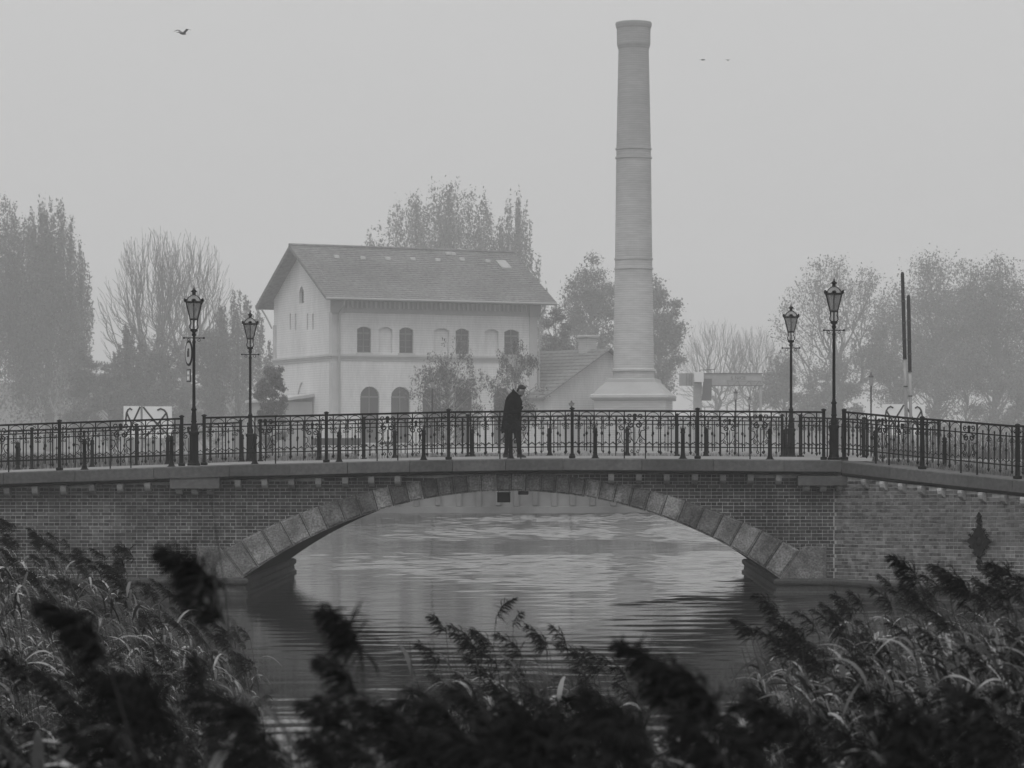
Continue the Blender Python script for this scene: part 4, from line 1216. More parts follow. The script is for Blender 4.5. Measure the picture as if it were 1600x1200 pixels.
def branching(T, Lf, rs, H, Rr, fork, n, minr, leaf=None, cb=.20, flat=1.0):
    """limbs grown towards points spread through a rounded crown; thickness follows the twigs each limb carries"""
    pos = [np.array([0, 0, -.3])]; par = [-1]
    for k in range(1, 9):
        pos.append(np.array([rs.normal(0, .004) * H, rs.normal(0, .004) * H, H * fork * k / 8])); par.append(len(pos) - 2)
    cz_ = H * (1 + cb) / 2; rz_ = H * (1 - cb) / 2; at_ = []
    while len(at_) < n:
        q_ = rs.uniform(-1, 1, 3); d = np.linalg.norm(q_)
        if d > 1 or d < .25 or (rs.rand() > d ** 1.2): continue
        w = 1 + .14 * math.sin(5 * q_[0] + 3 * q_[1] + 4 * q_[2]) ; at_.append(np.array([q_[0] * Rr * w, q_[1] * Rr * w, cz_ + q_[2] * rz_ * flat]))
    at_.sort(key=lambda p: np.linalg.norm(p - np.array([0, 0, H * fork * .8])))
    stp = H * .035
    f0 = np.array([0, 0, H * fork])
    main = sorted(range(len(at_)), key=lambda i: rs.rand())[:16]
    order = [at_[i] * np.array([.8, .8, 1]) - np.array([0, 0, 0]) for i in main] + at_
    for j, p in enumerate(order):
        A = np.array(pos); tgt = f0 + (p - f0) * (.35 if j < 16 else .80)
        dv = tgt - A; dist = np.linalg.norm(dv, axis=1) + np.where(np.arange(len(A)) < 7, H * .15, 0)
        i = int(dist.argmin()); q_ = A[i]; L = np.linalg.norm(p - q_); m_ = max(2, int(L / stp)); prev = i
        side = rs.normal(0, .09, 3) * L; side[2] = abs(side[2]) * 1.2 if j < 16 else side[2]
        for k in range(1, m_ + 1):
            t = k / m_; pos.append(q_ + (p - q_) * t + side * math.sin(math.pi * t) + rs.normal(0, .06, 3) * stp * (k < m_)); par.append(prev); prev = len(pos) - 1
    cnt = np.zeros(len(pos)); kids = np.bincount([x for x in par if x >= 0], minlength=len(pos)); cnt[kids == 0] = 1
    for i in range(len(pos) - 1, 0, -1): cnt[par[i]] += cnt[i]
    r0 = H * .019; rad = np.maximum(minr, r0 * (cnt / cnt[0]) ** .46)
    for i in range(1, len(pos)):
        a_, c_ = pos[par[i]], pos[i]; big = rad[i] > minr * 2
        T.tube([a_, c_], [rad[par[i]] if cnt[par[i]] < 1.6 * cnt[i] else rad[i], rad[i]], 6 if big else 3, cap=False)
        if leaf and kids[i] == 0: Lf.put(c_, leaf[0], leaf[1], leaf[1], leaf[1], leaf[2])
        elif leaf and cnt[i] <= 2: Lf.put(c_, leaf[0] // 3, leaf[1], leaf[1], leaf[1], leaf[2])
def limb(mb, rnd, a, c, r0, r1, wig=.1, n=4, sides=5):
    a, c = Vector(a), Vector(c); L = (c - a).length; pts = []
    for i in range(n + 1):
        t = i / n; p = a.lerp(c, t)
        if 0 < i < n: p += Vector((rnd.uniform(-1, 1), rnd.uniform(-1, 1), rnd.uniform(-.5, 1))) * wig * L
        pts.append(p)
    mb.tube(pts, [lerp(r0, r1, i / n) for i in range(n + 1)], sides, cap=False); return pts
def tree(name, label, px, ytop, wpx, Y, style, seed, leafm='leaf', group=None, bark='bark', cat='tree', bottom=.2, n=None, size=None):
    rnd = random.Random(seed); base = Vector(((px - 800) / F * Y, Y, GZ)); H = ZC + (700 - ytop) / F * Y - GZ; Rr = wpx / 2 / F * Y
    root = thing(name, label, cat, at(base), group)
    T = MB(); Lf = LeafBuf(seed); size = (size or .22) * Y / 345
    if style == 'bare' or style == 'limbed':
        rs = np.random.RandomState(seed)
        branching(T, Lf, rs, H, Rr, .30 if style == 'bare' else .25, n or 1100, (.013 if style == 'bare' else .022) * Y / 300, None if style == 'bare' else (16, Rr * .05, size))
    elif style == 'spire':                          # many upswept plumes
        limb(T, rnd, (0, 0, -.3), (0, 0, H * .85), H * .02 + .06, .03, .01, 6, 7)
        for i in range(n or 60):
            a = rnd.uniform(0, 6.283); rr = Rr * math.sqrt(rnd.random()); f = rr / Rr
            top = H * (1 - .46 * f ** 2.4) * rnd.uniform(.90, 1.0); lo = max(H * bottom, top - H * rnd.uniform(.28, .5))
            ax, ay = math.cos(a) * rr, math.sin(a) * rr
            limb(T, rnd, (0, 0, lo * .7), (ax, ay, lerp(lo, top, .7)), .05, .012, .04, 3, 3)
            for k in range(10):
                t = k / 9; w = (.13 + .34 * (1 - t) ** .8) * (.35 + Rr * .14)
                leaves(Lf, rnd, (ax * lerp(.72, 1.0, t), ay * lerp(.72, 1.0, t), lerp(lo, top, t)), 36, w, w, (top - lo) * .05, size, .4)
    else:                                            # 'round', 'bush', 'weep'
        hb = H * bottom
        if style == 'weep':
            limb(T, rnd, (0, 0, -.3), (rnd.uniform(-.3, .3), 0, H * .9), H * .012 + .05, .02, .02, 6, 7)
        elif style != 'bush':
            limb(T, rnd, (0, 0, -.3), (rnd.uniform(-.4, .4), 0, H * .7), H * .02 + .06, .05, .02, 6, 7)
        cz_, rz_ = (H + hb) / 2, (H - hb) / 2
        for i in range(n or 70):
            while True:
                x, y, z = rnd.uniform(-1, 1), rnd.uniform(-1, 1), rnd.uniform(-1, 1)
                d2 = x * x + y * y + z * z
                if .12 < d2 < 1: break
            wob = 1 + .22 * noise.noise((x * 2 + seed, y * 2, z * 2)); k = wob * (.92)
            c = Vector((x * Rr * k * (1 if z < .2 else 1 - .25 * z), y * Rr * k, cz_ + z * rz_ * min(1.0, k)))
            limb(T, rnd, (0, 0, max(.2, min(H * .7, c.z - Rr * rnd.uniform(.4, .9)))), c, .05 + .004 * H, .012, .08, 3, 3)
            s_ = Rr * rnd.uniform(.09, .17)
            if style == 'weep':
                for k2 in range(6):
                    ox, oy = rnd.gauss(0, s_), rnd.gauss(0, s_); dl = rnd.uniform(.4, 1.3)
                    for k3 in range(5): leaves(Lf, rnd, (c.x + ox, c.y + oy, c.z - dl * k3 / 4), 5, .12, .12, .12, size, -.5)
            else: leaves(Lf, rnd, c, 220, s_, s_, s_ * .8, size)
    if T.f: T.build('trunk', M[bark], root, fix=False)
    if Lf.p: Lf.build('crown', M[leafm], root)
    return root
G1 = 'tall dense trees beyond the road'
tree('poplar', 'tall dense upswept tree cut off by the picture edge', -15, 296, 190, 450, 'spire', 11, 'leaf_dark', G1, bottom=.05, n=150)
tree('poplar', 'tall dense upswept tree standing free towards the bare tree', 78, 312, 145, 460, 'spire', 12, 'leaf_dark', G1, bottom=.05, n=150)
tree('birch', 'pale forked birch stem in front of the dense upswept trees', 93, 560, 40, 420, 'limbed', 13, 'leaf', G1, 'birch', n=40)
G2 = 'leafless trees with fine twigs'
tree('bare_tree', 'leafless tree with a round twiggy crown, the one nearer the upswept trees', 237, 348, 160, 440, 'bare', 22, group=G2)
tree('bare_tree', 'leafless tree with the thicker trunk behind the round sign lamp', 291, 352, 160, 445, 'bare', 29, group=G2)
G3 = 'evergreen shrubs and small trees by the anchor board'
for i, (px, yt, w, Y, st, lab) in enumerate(((205, 505, 70, 400, 'spire', 'evergreen cone-shaped shrub under the leafless trees'), (258, 520, 90, 392, 'bush', 'broad dark shrub behind the anchor board'), (130, 540, 60, 402, 'bush', 'low shrub at the foot of the dense upswept trees'), (170, 560, 60, 396, 'bush', 'low pale shrub between the upswept trees and the cone-shaped shrub'), (372, 452, 118, 410, 'spire', 'bushy small tree between the sign lamp and the house gable'), (325, 500, 90, 412, 'bush', 'dark shrub directly behind the shaft of the sign lamp'), (425, 560, 50, 245, 'bush', 'sparse shrub against the house gable'))):
    tree('shrub', lab, px, yt, w, Y, st, 40 + i, 'leaf' if i != 3 else 'leaf_pale', G3, bottom=.0, n=46 if st == 'spire' else 60, cat='shrub')
G4 = 'trees behind the house'
tree('poplar', 'wide feathery tree rising behind the house roof', 690, 284, 310, 500, 'spire', 51, 'leaf', G4, bottom=.1, n=240)
tree('poplar', 'thin feathery tree behind the end of the roof next to the wide one', 803, 303, 110, 505, 'spire', 52, 'leaf_pale', G4, bottom=.15, n=50)
G5 = 'young birches in front of the house'
tree('young_birch', 'wider young weeping birch in front of the house', 699, 515, 122, 250, 'weep', 61, 'leaf', G5, 'birch', bottom=.12, n=80, size=.15)
tree('young_birch', 'narrower young weeping birch behind the walking man', 806, 520, 90, 245, 'weep', 62, 'leaf', G5, 'birch', bottom=.1, n=75, size=.15)
G6 = 'dark trees behind the factory chimney'
tree('lime_tree', 'dark round tree on the house side of the factory chimney', 922, 402, 118, 450, 'round', 71, 'leaf_dark', G6, bottom=.3, n=85)
tree('lime_tree', 'dark round tree on the crane side of the factory chimney', 1030, 432, 92, 448, 'round', 72, 'leaf_dark', G6, bottom=.28, n=70)
tree('lime_tree', 'small tree between the house end and the factory chimney', 868, 470, 66, 360, 'round', 73, 'leaf', G6, bottom=.3, n=40)
G7 = 'faint leafless trees in the distance'
tree('bare_tree', 'faint leafless tree above the crane beam nearer the chimney', 1118, 492, 130, 520, 'bare', 81, group=G7)
tree('bare_tree', 'faint leafless tree above the crane beam nearer the rear lamp', 1180, 505, 110, 515, 'bare', 82, group=G7)
G8 = 'leafy trees on the road side'
tree('lime_tree', 'airy tree with visible limbs behind the corner lamp', 1310, 398, 200, 470, 'limbed', 91, 'leaf', G8, n=520)
tree('lime_tree', 'broad leafy tree behind the two leaning poles', 1462, 386, 190, 485, 'round', 92, 'leaf', G8, bottom=.22, n=120)
tree('lime_tree', 'broad leafy tree at the picture edge above the wing railing', 1556, 400, 180, 465, 'round', 93, 'leaf', G8, bottom=.25, n=120)
tree('lime_tree', 'lower leafy tree filling the gap behind the wing railing posts', 1400, 470, 130, 460, 'round', 94, 'leaf', G8, bottom=.2, n=60)
for i, (px, yt, w, Y, lab) in enumerate(((1225, 545, 90, 450, 'bush beside the rear lamp near the crane'), (1300, 560, 110, 440, 'bush behind the corner lamp shaft'), (1510, 545, 140, 435, 'bush above the wing railing under the broad trees'), (1590, 560, 110, 430, 'bush at the picture edge under the broad trees'))):
    tree('bush', lab, px, yt, w, Y, 'bush', 100 + i, 'leaf_pale' if i % 2 else 'leaf', 'bushes under the roadside trees', bottom=0, n=50, cat='bush')

# tall ornamental grass and verge grass behind the wing railing
def blades(mb, rnd, n, fx, h0, h1, w, lean=.25):
    for _ in range(n):
        x, y, z = fx(); h = rnd.uniform(h0, h1); a = rnd.uniform(0, 6.283); lx, ly = rnd.gauss(0, lean) * h, rnd.gauss(0, lean) * h
        wx, wy = math.cos(a) * w, math.sin(a) * w
        mb.add([(x - wx, y - wy, z), (x + wx, y + wy, z), (x + wx * .7 + lx * .4, y + wy * .7 + ly * .4, z + h * .6), (x + lx, y + ly, z + h), (x - wx * .7 + lx * .4, y - wy * .7 + ly * .4, z + h * .6)], [(0, 1, 2, 4), (4, 2, 3)])
rnd = random.Random(5); m = MB()
def fx():
    s = rnd.uniform(.6, 8.2); o = -.62 - rnd.random() ** 1.5 * 5; p, d = wing(s, o); x, y = wpt(p.x, p.y); return x, y, lerp(wing_z(s), GZ + .1, min(1, (-o - .6) / 12)) - .03
blades(m, rnd, 5200, fx, .05, .22, .008)
tag(m.build('verge_grass', M['leaf_pale'], fix=False), 'short grass on the verge behind the wing wall railing', 'grass', kind='stuff')
m = MB()
def fx():
    px = rnd.uniform(1372, 1640); Y = rnd.uniform(71, 76); return (px - 800) / F * Y, Y, GZ - .05
blades(m, rnd, 1500, fx, .5, 1.25, .010, .16)
tag(m.build('tall_grass', M['leaf_pale'], fix=False), 'tall upright grass hedge behind the wing wall railing', 'grass', kind='stuff')
m = MB()
def fx():
    Y = rnd.uniform(76, 150); px = rnd.uniform(-80, 380) if rnd.random() < .5 else rnd.uniform(380, 1250); Y = Y if px < 380 else rnd.uniform(146, 165); return (px - 800) / F * Y, Y, GZ - .1
blades(m, rnd, 6000, fx, .15, .5, .03)
tag(m.build('meadow_grass', M['leaf_pale'], fix=False), 'rough meadow grass beyond the bridge seen through the railings', 'grass', kind='stuff')

# ------------------------------------------------------------------ birds
def bird(px, py, Y, span, label, rz=0, flap=.5):
    r = thing('bird', label, 'bird', at(P(px, py, Y), rz), 'birds in the sky')
    b_ = MB(); b_.lathe([(.005, -.30), (.03, -.26), (.075, -.12), (.085, .02), (.06, .18), (.045, .22), (.035, .30), (.005, .36)], 8)
    b_.xform(Matrix.Rotation(R(90), 4, 'Y') @ Matrix.Diagonal((1, 1, 1, 1))); b_.build('body', M['bird'], r)
    for sy in (1, -1):
        m = MB(); w = span / 2
        st = [(0, .0, .12), (.45, flap * .42, .13), (1.0, flap * .25, .02)]
        rs = []
        for t, zz, ch in st:
            x0 = .06 - .18 * max(0, t - .45)
            rs.append([(x0 + ch, sy * (.05 + t * w), zz * w + .01), (x0 - ch, sy * (.05 + t * w), zz * w), (x0 - ch, sy * (.05 + t * w), zz * w - .012)])
        m.rings(rs); m.build('wing', M['bird'], r)
    m = MB(); m.hexa([(-.28, -.03, -.01), (-.28, .03, -.01), (-.46, .09, -.005), (-.46, -.09, -.005), (-.28, -.03, .012), (-.28, .03, .012), (-.46, .09, .005), (-.46, -.09, .005)]); m.build('tail', M['bird'], r)
bird(285, 52, 150, 1.15, 'larger gull gliding high above the leafless trees', R(60), .9)
bird(1098, 93.5, 320, .7, 'tiny distant bird nearer the factory chimney', R(10), .3)
bird(1137, 94, 320, .7, 'tiny distant bird farther from the factory chimney', R(70), .6)
# ------------------------------------------------------------------ person on the bridge
PU, PV = u_at(803, 1.3), 1.3
PZ = deck_z(PU) + .02
m = MB()
KP = .965
def tb(pts, rad, n=12): m.tube(pts, rad, n)
# head bowed forwards; local x = walking direction
hd = Vector((.175, 0, 1.685)); tl = R(32)
HM = Matrix.Translation(hd) @ Matrix.Rotation(tl, 4, 'Y')
h = MB()
h.ball((0, 0, .02), .098, 16, 12, (1.0, .80, 1.18))           # skull
h.ball((.028, 0, -.05), .078, 14, 10, (.95, .80, 1.05))        # face and jaw
h.ball((.070, 0, -.105), .032, 10, 8, (1, .95, .9))            # chin
h.lathe([(.006, 0), (.016, .012), (.012, .03), (.004, .05)], 8, (.102, 0, -.048)) # nose
h.ball((.108, 0, -.040), .013, 8, 6)
for sy in (1, -1):
    h.ball((-.005, sy * .083, -.018), .028, 10, 8, (.75, .35, 1.15))  # ears
    h.ball((.083, sy * .034, .004), .018, 8, 6, (.6, 1, .7))          # brow
    h.ball((.094, sy * .018, -.083), .014, 8, 6, (.5, 1.2, .5))       # lips
h.xform(HM)
m.add(h.v, h.f)
tb([(.10, 0, 1.59), (.045, 0, 1.50), (.0, 0, 1.42)], [.058, .062, .08])   # neck
tb([(0, 0, 1.45), (-.02, 0, 1.3), (-.02, 0, 1.1), (-.03, 0, .93)], [.12, .14, .13, .13])
for sy in (1, -1):
    tb([(-.06, sy * .13, 1.42), (-.07, sy * .20, 1.40), (-.07, sy * .235, 1.22), (-.04, sy * .22, 1.14), (.12, sy * .12, 1.21), (.225, sy * .065, 1.30)], [.07, .06, .048, .046, .036, .028])
    # hand: palm, four bent fingers, thumb, closed round the phone
    c = Vector((.285, sy * .048, 1.325))
    m.ball(tuple(c), .04, 12, 8, (1.05, .55, 1.0))
    for k in range(4):
        zk = 1.352 - .019 * k; ln = (.040, .046, .043, .034)[k]
        tb([(.28, sy * .050, zk), (.28 + ln * .7, sy * .047, zk + .004), (.295 + ln * .75, sy * .028, zk + .002), (.292 + ln * .45, sy * .010, zk)], [.0105, .0095, .009, .0075], 7)
    tb([(.258, sy * .04, 1.352), (.275, sy * .028, 1.378), (.295, sy * .015, 1.386)], [.012, .010, .008], 7)
for dx, ank, knee in ((-1, (-.17, .085, .09), (-.125, .09, .47)), (1, (.13, -.085, .09), (.15, -.09, .48))):
    tb([(-.04 + dx * .02, ank[1] * .95, .92), knee, ank, (ank[0] + .03, ank[1], .05), (ank[0] + .12, ank[1], .035)], [.08, .05, .038, .038, .028])
body = m.mesh('person', M['skin'], True); fixn(body)
person = link(bpy.data.objects.new('person', body))
person.matrix_world = bl(PU, PV, PZ) @ Matrix.Diagonal((KP, KP, KP, 1))
rm = person.modifiers.new('Remesh', 'REMESH'); rm.mode = 'VOXEL'; rm.voxel_size = .0075; rm.use_smooth_shade = True
sm_ = person.modifiers.new('Smooth', 'SMOOTH'); sm_.factor = .5; sm_.iterations = 2
tag(person, 'person in a dark knee-length coat walking with bowed head, holding a phone in both hands', 'person')
# coat: torso loft, skirt and sleeves
def ell(cx, z, ax, ay, n=20, tilt=0.0, dz=0.0):
    return [(cx + ax * math.cos(2 * math.pi * k / n), ay * math.sin(2 * math.pi * k / n), z + tilt * math.cos(2 * math.pi * k / n) + .006 * math.sin(5 * 2 * math.pi * k / n + z * 9)) for k in range(n)]
m = MB()
m.rings([ell(-.165, .70, .145, .18, tilt=.10), ell(-.135, .78, .195, .205, tilt=.07), ell(-.085, .90, .225, .215, tilt=.03), ell(-.055, 1.05, .222, .205), ell(-.035, 1.18, .225, .21), ell(-.012, 1.32, .225, .235),
         ell(.0, 1.43, .212, .240, tilt=-.03), ell(.012, 1.505, .180, .215, tilt=-.05), ell(.03, 1.56, .138, .15, tilt=-.06), ell(.055, 1.60, .108, .108, tilt=-.07), ell(.066, 1.64, .100, .10, tilt=-.09), ell(.066, 1.642, .082, .082, tilt=-.09), ell(.025, 1.53, .07, .07, tilt=-.05)])
for sy in (1, -1):
    m.tube([(-.045, sy * .17, 1.44), (-.07, sy * .225, 1.38), (-.085, sy * .255, 1.24), (-.05, sy * .245, 1.125), (.04, sy * .185, 1.145), (.14, sy * .115, 1.215), (.205, sy * .075, 1.275)], [.09, .086, .08, .076, .062, .052, .042], 14)
    m.hexa([(.06, sy * .02, 1.52), (.14, sy * .03, 1.30), (.145, sy * .11, 1.34), (.08, sy * .11, 1.52), (.085, sy * .02, 1.54), (.185, sy * .03, 1.32), (.175, sy * .115, 1.36), (.095, sy * .115, 1.55)])
m.build('coat', M['coat'], person, smooth=True)
m = MB()
for hipx, ank, knee in ((-.10, (-.205, .085), (-.15, .09, .44)), (.03, (.145, -.085), (.125, -.09, .45))):
    m.tube([(-.03, ank[1] * .5, 1.02), (hipx, ank[1] * .9, .88), (lerp(hipx, knee[0], .5), ank[1], .66), knee, (lerp(knee[0], ank[0], .5), ank[1], .25), (ank[0], ank[1], .075)], [.14, .118, .098, .070, .056, .058], 16)
m.build('trousers', M['trouser'], person, smooth=True)
for ax, ay in ((-.205, .085), (.145, -.085)):
    m = MB()
    m.rings([[(ax + x * .5, ay + y, z) for x, y in ((-.14, -.03), (-.10, -.045), (.10, -.05), (.26, -.048), (.33, -.02), (.33, .02), (.26, .048), (.10, .05), (-.10, .045), (-.14, .03))] for z in (.0, .028)] +
            [[(ax + x * .5, ay + y * .92, z_) for x, y, z_ in ((-.135, -.03, .09), (-.10, -.045, .10), (.08, -.045, .10), (.22, -.042, .06), (.31, -.018, .045), (.31, .018, .045), (.22, .042, .06), (.08, .045, .10), (-.10, .045, .10), (-.135, .03, .09))]])
    m.build('shoe', M['shoe'], person, smooth=False)
hm = MB()
hm.ball((-.018, 0, .068), .094, 18, 12, (1.02, .88, .92)); hm.ball((.036, 0, .116), .040, 12, 8, (1.0, 1.35, .8)); hm.ball((-.060, 0, .005), .060, 12, 8, (.72, 1.22, 1.35))
hm.xform(HM); hm.build('hair', M['hair'], person, smooth=True)
bd = MB(); bd.ball((.050, 0, -.108), .055, 12, 8, (.78, 1.0, .50)); bd.xform(HM); bd.build('beard', M['beard'], person, smooth=True)
ph = MB(); ph.bevbox(-.036, .036, -.004, .004, -.07, .07, .0025)
pz = thing('phone', 'small dark phone held in both hands of the walking person', 'phone', bl(PU, PV, PZ) @ at((.335 * KP, 0, 1.35 * KP), R(0)) @ Matrix.Rotation(R(-55), 4, 'Y') @ Matrix.Rotation(R(90), 4, 'Z'))
ph.build('case', M['iron'], pz)
s2 = MB(); s2.box(-.032, .032, .0042, .0052, -.064, .064); s2.build('screen', M['pane'], pz)

# ------------------------------------------------------------------ reeds
import numpy as np
def strip(pts, ws, side):
    """ribbon of quads along pts with half-widths ws; side = width direction"""
    v = []; f = []
    for p, w in zip(pts, ws):
        v.append(tuple(p - side * w)); v.append(tuple(p + side * w))
    for i in range(len(pts) - 1): f.append((2 * i, 2 * i + 1, 2 * i + 3, 2 * i + 2))
    return v, f
def reed(rnd, H, lean=.22, nleaf=10, plume=True, dens=60, lw=.014, bw=.0045, bend=0.0, ps=1.0):
    """one common reed, base at the origin, blown towards -x: (stem, [leaves], plume) as (verts, quads)"""
    pt = lambda t: Vector((-lean * H * t ** 1.8 - bend * max(0, t - .8) * H, .02 * math.sin(t * 5) * H * .3, H * (t - .10 * lean * t ** 3)))
    n = 8; sv = []; sf = []
    for i in range(n + 1):
        t = i / n; p = pt(t); r = lerp(.0055, .0022, t)
        for k in range(4): sv.append((p.x + r * math.cos(k * 1.5708), p.y + r * math.sin(k * 1.5708), p.z))
    for i in range(n):
        for k in range(4): sf.append((i * 4 + k, i * 4 + (k + 1) % 4, i * 4 + 4 + (k + 1) % 4, i * 4 + 4 + k))
    leaves_ = []
    for j in range(nleaf):
        t = lerp(.30, .93, (j + rnd.random() * .7) / nleaf); p = pt(t)
        a = rnd.gauss(math.pi, .75) if rnd.random() < .72 else rnd.uniform(0, 6.283)
        L = rnd.uniform(.28, .52) * (1 - .25 * abs(t - .6)); d = Vector((math.cos(a), math.sin(a), 0)); up = rnd.uniform(.5, 1.25); dr = rnd.uniform(.9, 2.2)
        pts = []; q_ = p.copy(); sg = 7
        for i in range(sg + 1):
            s_ = i / sg; pts.append(q_.copy())
            dirv = d * (.55 + .5 * s_) + Vector((-.18 * s_, 0, up - dr * s_ * 1.15)); q_ = q_ + dirv.normalized() * (L / sg)
        side = Vector((-d.y, d.x, rnd.uniform(-.5, .5))).normalized(); w = lw * rnd.uniform(.7, 1.25)
        ws = [w * x for x in (.35, .85, 1.0, .95, .8, .58, .3, .03)]
        leaves_.append(strip(pts, ws, side))
    pv = []; pf = []
    if plume:
        ax = [pt(1.0)]; dd = Vector((-.15 - lean, 0, 1)).normalized(); PLn = rnd.uniform(.18, .28) * ps
        for i in range(8):
            dd = (dd + Vector((-.12, rnd.uniform(-.04, .04), -.07))).normalized(); ax.append(ax[-1] + dd * PLn / 8)
        for k in range(dens):
            t = rnd.random(); i = min(7, int(t * 8)); p = ax[i].lerp(ax[i + 1], t * 8 - i)
            L = (.04 + .10 * (1 - t) ** .7 * rnd.uniform(.5, 1.2)) * ps; d = Vector((rnd.gauss(-.35, .40), rnd.gauss(0, .38), rnd.gauss(.35, .35))).normalized()
            pts = [p]
            for s_ in range(3):
                d = (d + Vector((-.20, 0, -.42))).normalized(); pts.append(pts[-1] + d * L / 3)
            v, f = strip(pts, [bw * .6, bw * 1.5, bw * 1.3, bw * .2], Vector((rnd.uniform(-1, 1), rnd.uniform(-1, 1), rnd.uniform(-1, 1))).normalized())
            b_ = len(pv); pv += v; pf += [tuple(x + b_ for x in q2) for q2 in f]
        v, f = strip(ax, [.004] * 9, Vector((0, 1, 0))); b_ = len(pv); pv += v; pf += [tuple(x + b_ for x in q2) for q2 in f]
    return (sv, sf), leaves_, (pv, pf)
RM = [M['reed_stem'], M['reed_leaf'], M['reed_plume']]
def variant(seed, **k):
    st, lv, pl = reed(random.Random(seed), **k)
    V = list(st[0]); Fc = list(st[1]); mi = [0] * len(st[1])
    for v, f in lv + [pl]:
        b_ = len(V); V += v; Fc += [tuple(x + b_ for x in q2) for q2 in f]; mi += [1 if (v, f) != pl and (v is not pl[0]) else 2] * len(f)
    return np.array(V, dtype=np.float32), np.array(Fc, dtype=np.int64), np.array(mi, dtype=np.int32)
def bed(name, label, variants, places, Hv):
    """places: (x, y, z, height, rot, scale): joined into one mass nobody could count"""
    Vs = []; Fs = []; Ms = []; off = 0
    for i, (x, y, z, hh, a) in enumerate(places):
        V, Fc, mi = variants[i % len(variants)]; k = hh / Hv; kk = .5 + .5 * k
        c, s_ = math.cos(a), math.sin(a); W = V.copy()
        # keep organs at natural size: shorten the stem by lowering rather than scaling
        W[:, 2] = W[:, 2] * 1.0 - (Hv - hh)
        X = W[:, 0] * c - W[:, 1] * s_; Yy = W[:, 0] * s_ + W[:, 1] * c
        W[:, 0] = X + x; W[:, 1] = Yy + y; W[:, 2] += z
        Vs.append(W); Fs.append(Fc + off); Ms.append(mi); off += len(V)
    V = np.concatenate(Vs); Fc = np.concatenate(Fs); mi = np.concatenate(Ms)
    me = bpy.data.meshes.new(name); me.vertices.add(len(V)); me.vertices.foreach_set('co', V.ravel())
    me.loops.add(len(Fc) * 4); me.loops.foreach_set('vertex_index', Fc.ravel().astype(np.int32))
    me.polygons.add(len(Fc)); me.polygons.foreach_set('loop_start', np.arange(0, len(Fc) * 4, 4, dtype=np.int32))
    for mm in RM: me.materials.append(mm)
    me.polygons.foreach_set('material_index', mi); me.update(); me.validate()
    tag(obj(name, me), label, 'reeds', kind='stuff')
def bank_z(y): return interp([(-20, 1.9), (0, 1.7), (4, 1.2), (8, .7), (12, .15), (15, -.3)], y) if y < 14.5 else -.3
HV = 3.2
far_v = [variant(200 + i, H=HV, lean=.10 + .03 * (i % 4), nleaf=15, dens=75, lw=.014, bw=.0034, plume=(i % 2 == 0)) for i in range(12)]
mid_v = [variant(240 + i, H=HV, lean=.10 + .04 * (i % 4), nleaf=20, dens=95, lw=.016, bw=.0026, plume=(i % 4 == 0)) for i in range(12)]
near_v = [variant(280 + i, H=2.6, lean=.12 + .04 * (i % 4), nleaf=22, dens=130, lw=.018, bw=.0021, plume=(i % 4 == 0)) for i in range(10)]
def top_at(px, py, Y): p = P(px, py, Y); return p
rnd = random.Random(77)
def scatter(n, x0, x1, ya, yb, outline, drop, hv, spread=.5):
    out = []
    for _ in range(n):
        Y = rnd.uniform(ya, yb); px = rnd.uniform(x0, x1); py = interp(outline, px) + (rnd.random() ** 1.6) * drop
        p = P(px, py, Y); z0 = bank_z(Y); hh = p.z - z0
        if hh < .5: continue
        lean = .14 * hv + .1
        out.append((p.x + lean, Y, z0, min(hh - .12, hv), rnd.gauss(0, spread)))
    return out
L_OUT = [(-80, 800), (0, 812), (60, 832), (120, 852), (200, 876), (235, 905), (300, 960), (380, 985), (400, 1010)]
bed('left_reeds', 'thick bed of reeds at the foot of the bridge on the sign lamp side', far_v, scatter(400, -80, 372, 25, 44, L_OUT, 150, HV), HV)
R_OUT = [(1130, 975), (1160, 955), (1200, 948), (1260, 935), (1300, 912), (1380, 892), (1440, 888), (1500, 890), (1560, 893), (1600, 885), (1680, 875)]
bed('right_reeds', 'thick bed of reeds below the wing wall', mid_v, scatter(420, 1145, 1680, 15, 27, R_OUT, 170, HV), HV)
C_OUT = [(620, 1000), (660, 985), (700, 975), (760, 985), (800, 978), (850, 992), (900, 995), (960, 1025)]
bed('middle_reeds', 'sparse clump of leafy reeds standing in open water', mid_v, scatter(95, 632, 955, 17, 21, C_OUT, 80, HV), HV)
N_OUT = [(-60, 1010), (60, 1040), (200, 1060), (420, 1095), (560, 1095), (640, 1080), (760, 1085), (900, 1085), (980, 1095), (1150, 1085), (1300, 1075), (1450, 1085), (1660, 1080)]
bed('near_reeds', 'dark blurred reeds along the bottom of the picture', near_v, scatter(520, -60, 1660, 5.5, 12, N_OUT, 190, 2.6, .8) + scatter(110, 470, 760, 5.5, 9, N_OUT, 100, 2.6, .8), 2.6)

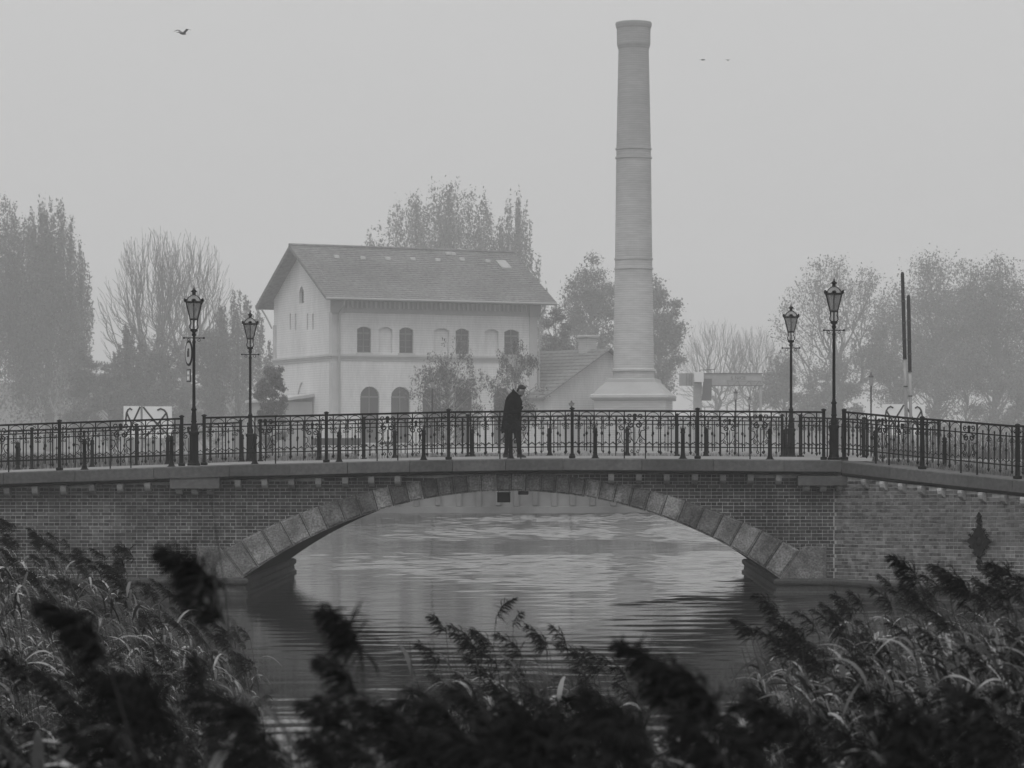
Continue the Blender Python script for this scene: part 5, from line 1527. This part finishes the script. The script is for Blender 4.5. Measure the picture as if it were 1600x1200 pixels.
leafcache = {}
def single_reed(px, py, Y, label, seed, group, lean=.16, nleaf=7, plume=True, dens=80, rot=0.0, bend=0.0, H=None, ps=1.0, lw=.013, bw=.0026):
    """a reed that can be picked out one by one: stem, leaves and plume as parts; px, py = where its plume begins"""
    p = P(px, py, Y); z0 = bank_z(Y); hh = p.z - z0
    st, lv, pl = reed(random.Random(seed), H=hh, lean=lean, nleaf=nleaf, plume=plume, dens=int(dens * 1.7), lw=lw, bw=bw, bend=bend, ps=ps)
    top = Vector((-lean * hh - bend * .2 * hh, 0, 0)); top.rotate(Matrix.Rotation(rot, 3, 'Z'))
    root = thing('reed', label, 'reed', at((p.x - top.x, Y - top.y, z0), rot), group)
    def mk(nm, vf, mt):
        me = bpy.data.meshes.new(nm); me.from_pydata([tuple(v) for v in vf[0]], [], vf[1]); me.materials.append(mt); obj(nm, me, root)
    mk('stem', st, M['reed_stem'])
    for l in lv: mk('leaf', l, M['reed_leaf'])
    if plume: mk('plume', pl, M['reed_plume'])
GN = 'blurred reeds close to the viewer'
single_reed(340, 905, 7.2, 'big black drooping blurred reed plume in front of the arch foot', 301, GN, .16, 5, dens=190, ps=1.0)
single_reed(352, 930, 6.8, 'blurred reed with bent stem crossing under the big black plume', 302, GN, .30, 5, dens=60, ps=.6)
single_reed(170, 1010, 6.2, 'heavy dark blurred plume over the reed bed at the picture edge', 303, GN, .16, 6, dens=190, ps=.9)
single_reed(560, 1010, 8.0, 'upright dark blurred plume standing alone against the water', 304, GN, .06, 5, dens=150, ps=1.0, rot=.6)
single_reed(560, 1075, 7.6, 'second dark plume just under the lone upright one', 305, GN, .10, 5, dens=110, ps=.8)
single_reed(1062, 1075, 7.2, 'large dark blurred plume at the edge of the open water', 306, GN, .12, 5, dens=190, ps=.95)
single_reed(1128, 1110, 6.6, 'dark blurred plume next to the large one by the open water', 307, GN, .12, 6, dens=170, ps=.85)
single_reed(330, 775, 12.0, 'thin pale bare reed stalk with hooked tip against the brick wall', 308, GN, .02, 2, plume=False, bend=.12)
GM = 'sharp reeds in the middle clump'
single_reed(697, 985, 19, 'dark reed head with split tip, tallest in the middle clump nearest the upright plume', 311, GM, .06, 7, dens=45, ps=.9, bw=.0028)
single_reed(775, 962, 19.5, 'tallest reed of the middle clump, head nodding towards the wall lamp side', 312, GM, .05, 7, dens=50, ps=.8, rot=math.pi, bw=.0028)
single_reed(800, 975, 19, 'reed with stiff side leaves beside the tallest one in the middle clump', 313, GM, .03, 8, dens=25, ps=.6, rot=2.4, bw=.0028)
single_reed(852, 1010, 18.5, 'reed with spidery head on the bright water side of the middle clump', 314, GM, .05, 8, dens=40, ps=.8, rot=.5, bw=.0028)
single_reed(640, 1000, 19, 'short leafy shoot at the dark water side of the middle clump', 315, GM, .04, 8, plume=False)
GR = 'reed heads standing out of the bed under the wing wall'
single_reed(1436, 905, 17, 'tall dark reed head reaching highest against the wing wall', 321, GR, .10, 9, dens=110, ps=1.15, bw=.0028)
single_reed(1520, 925, 16.5, 'broad drooping reed head below the iron tie plate', 322, GR, .16, 9, dens=120, ps=1.25, bw=.0028)
single_reed(1180, 985, 20, 'reed head leaning furthest over the open water by the abutment', 323, GR, .20, 9, dens=80, ps=1.1, bw=.0028)
single_reed(1222, 960, 20, 'curved reed head in front of the abutment corner', 324, GR, .14, 9, dens=80, ps=1.1, bw=.0028)
single_reed(1597, 915, 16, 'reed head at the picture edge under the wing wall', 325, GR, .14, 9, dens=110, ps=1.2, bw=.0028)
GL = 'reed heads standing out of the bed by the brick wall'
single_reed(210, 868, 30, 'reed head standing apart at the end of the bed against the brick wall', 331, GL, .16, 7, dens=60, ps=1.3, bw=.0042)

# ------------------------------------------------------------------ haze
m = MB(); m.box(-760, 760, -70, 760, -2.2, 58.0)
hz = m.build('haze', [])
hm_ = bpy.data.materials.new('fog'); hm_.use_nodes = True
nt = hm_.node_tree; nt.nodes.remove(nt.nodes['Principled BSDF'])
pv_ = nt.nodes.new('ShaderNodeVolumePrincipled')
pv_.inputs['Color'].default_value = (.98, .98, .98, 1); pv_.inputs['Density'].default_value = HAZE_DENSITY; pv_.inputs['Anisotropy'].default_value = 0.2
nt.links.new(pv_.outputs[0], nt.nodes['Material Output'].inputs['Volume'])
hz.data.materials.clear(); hz.data.materials.append(hm_)
tag(hz, 'pale even fog over the river and the far bank', kind='stuff')
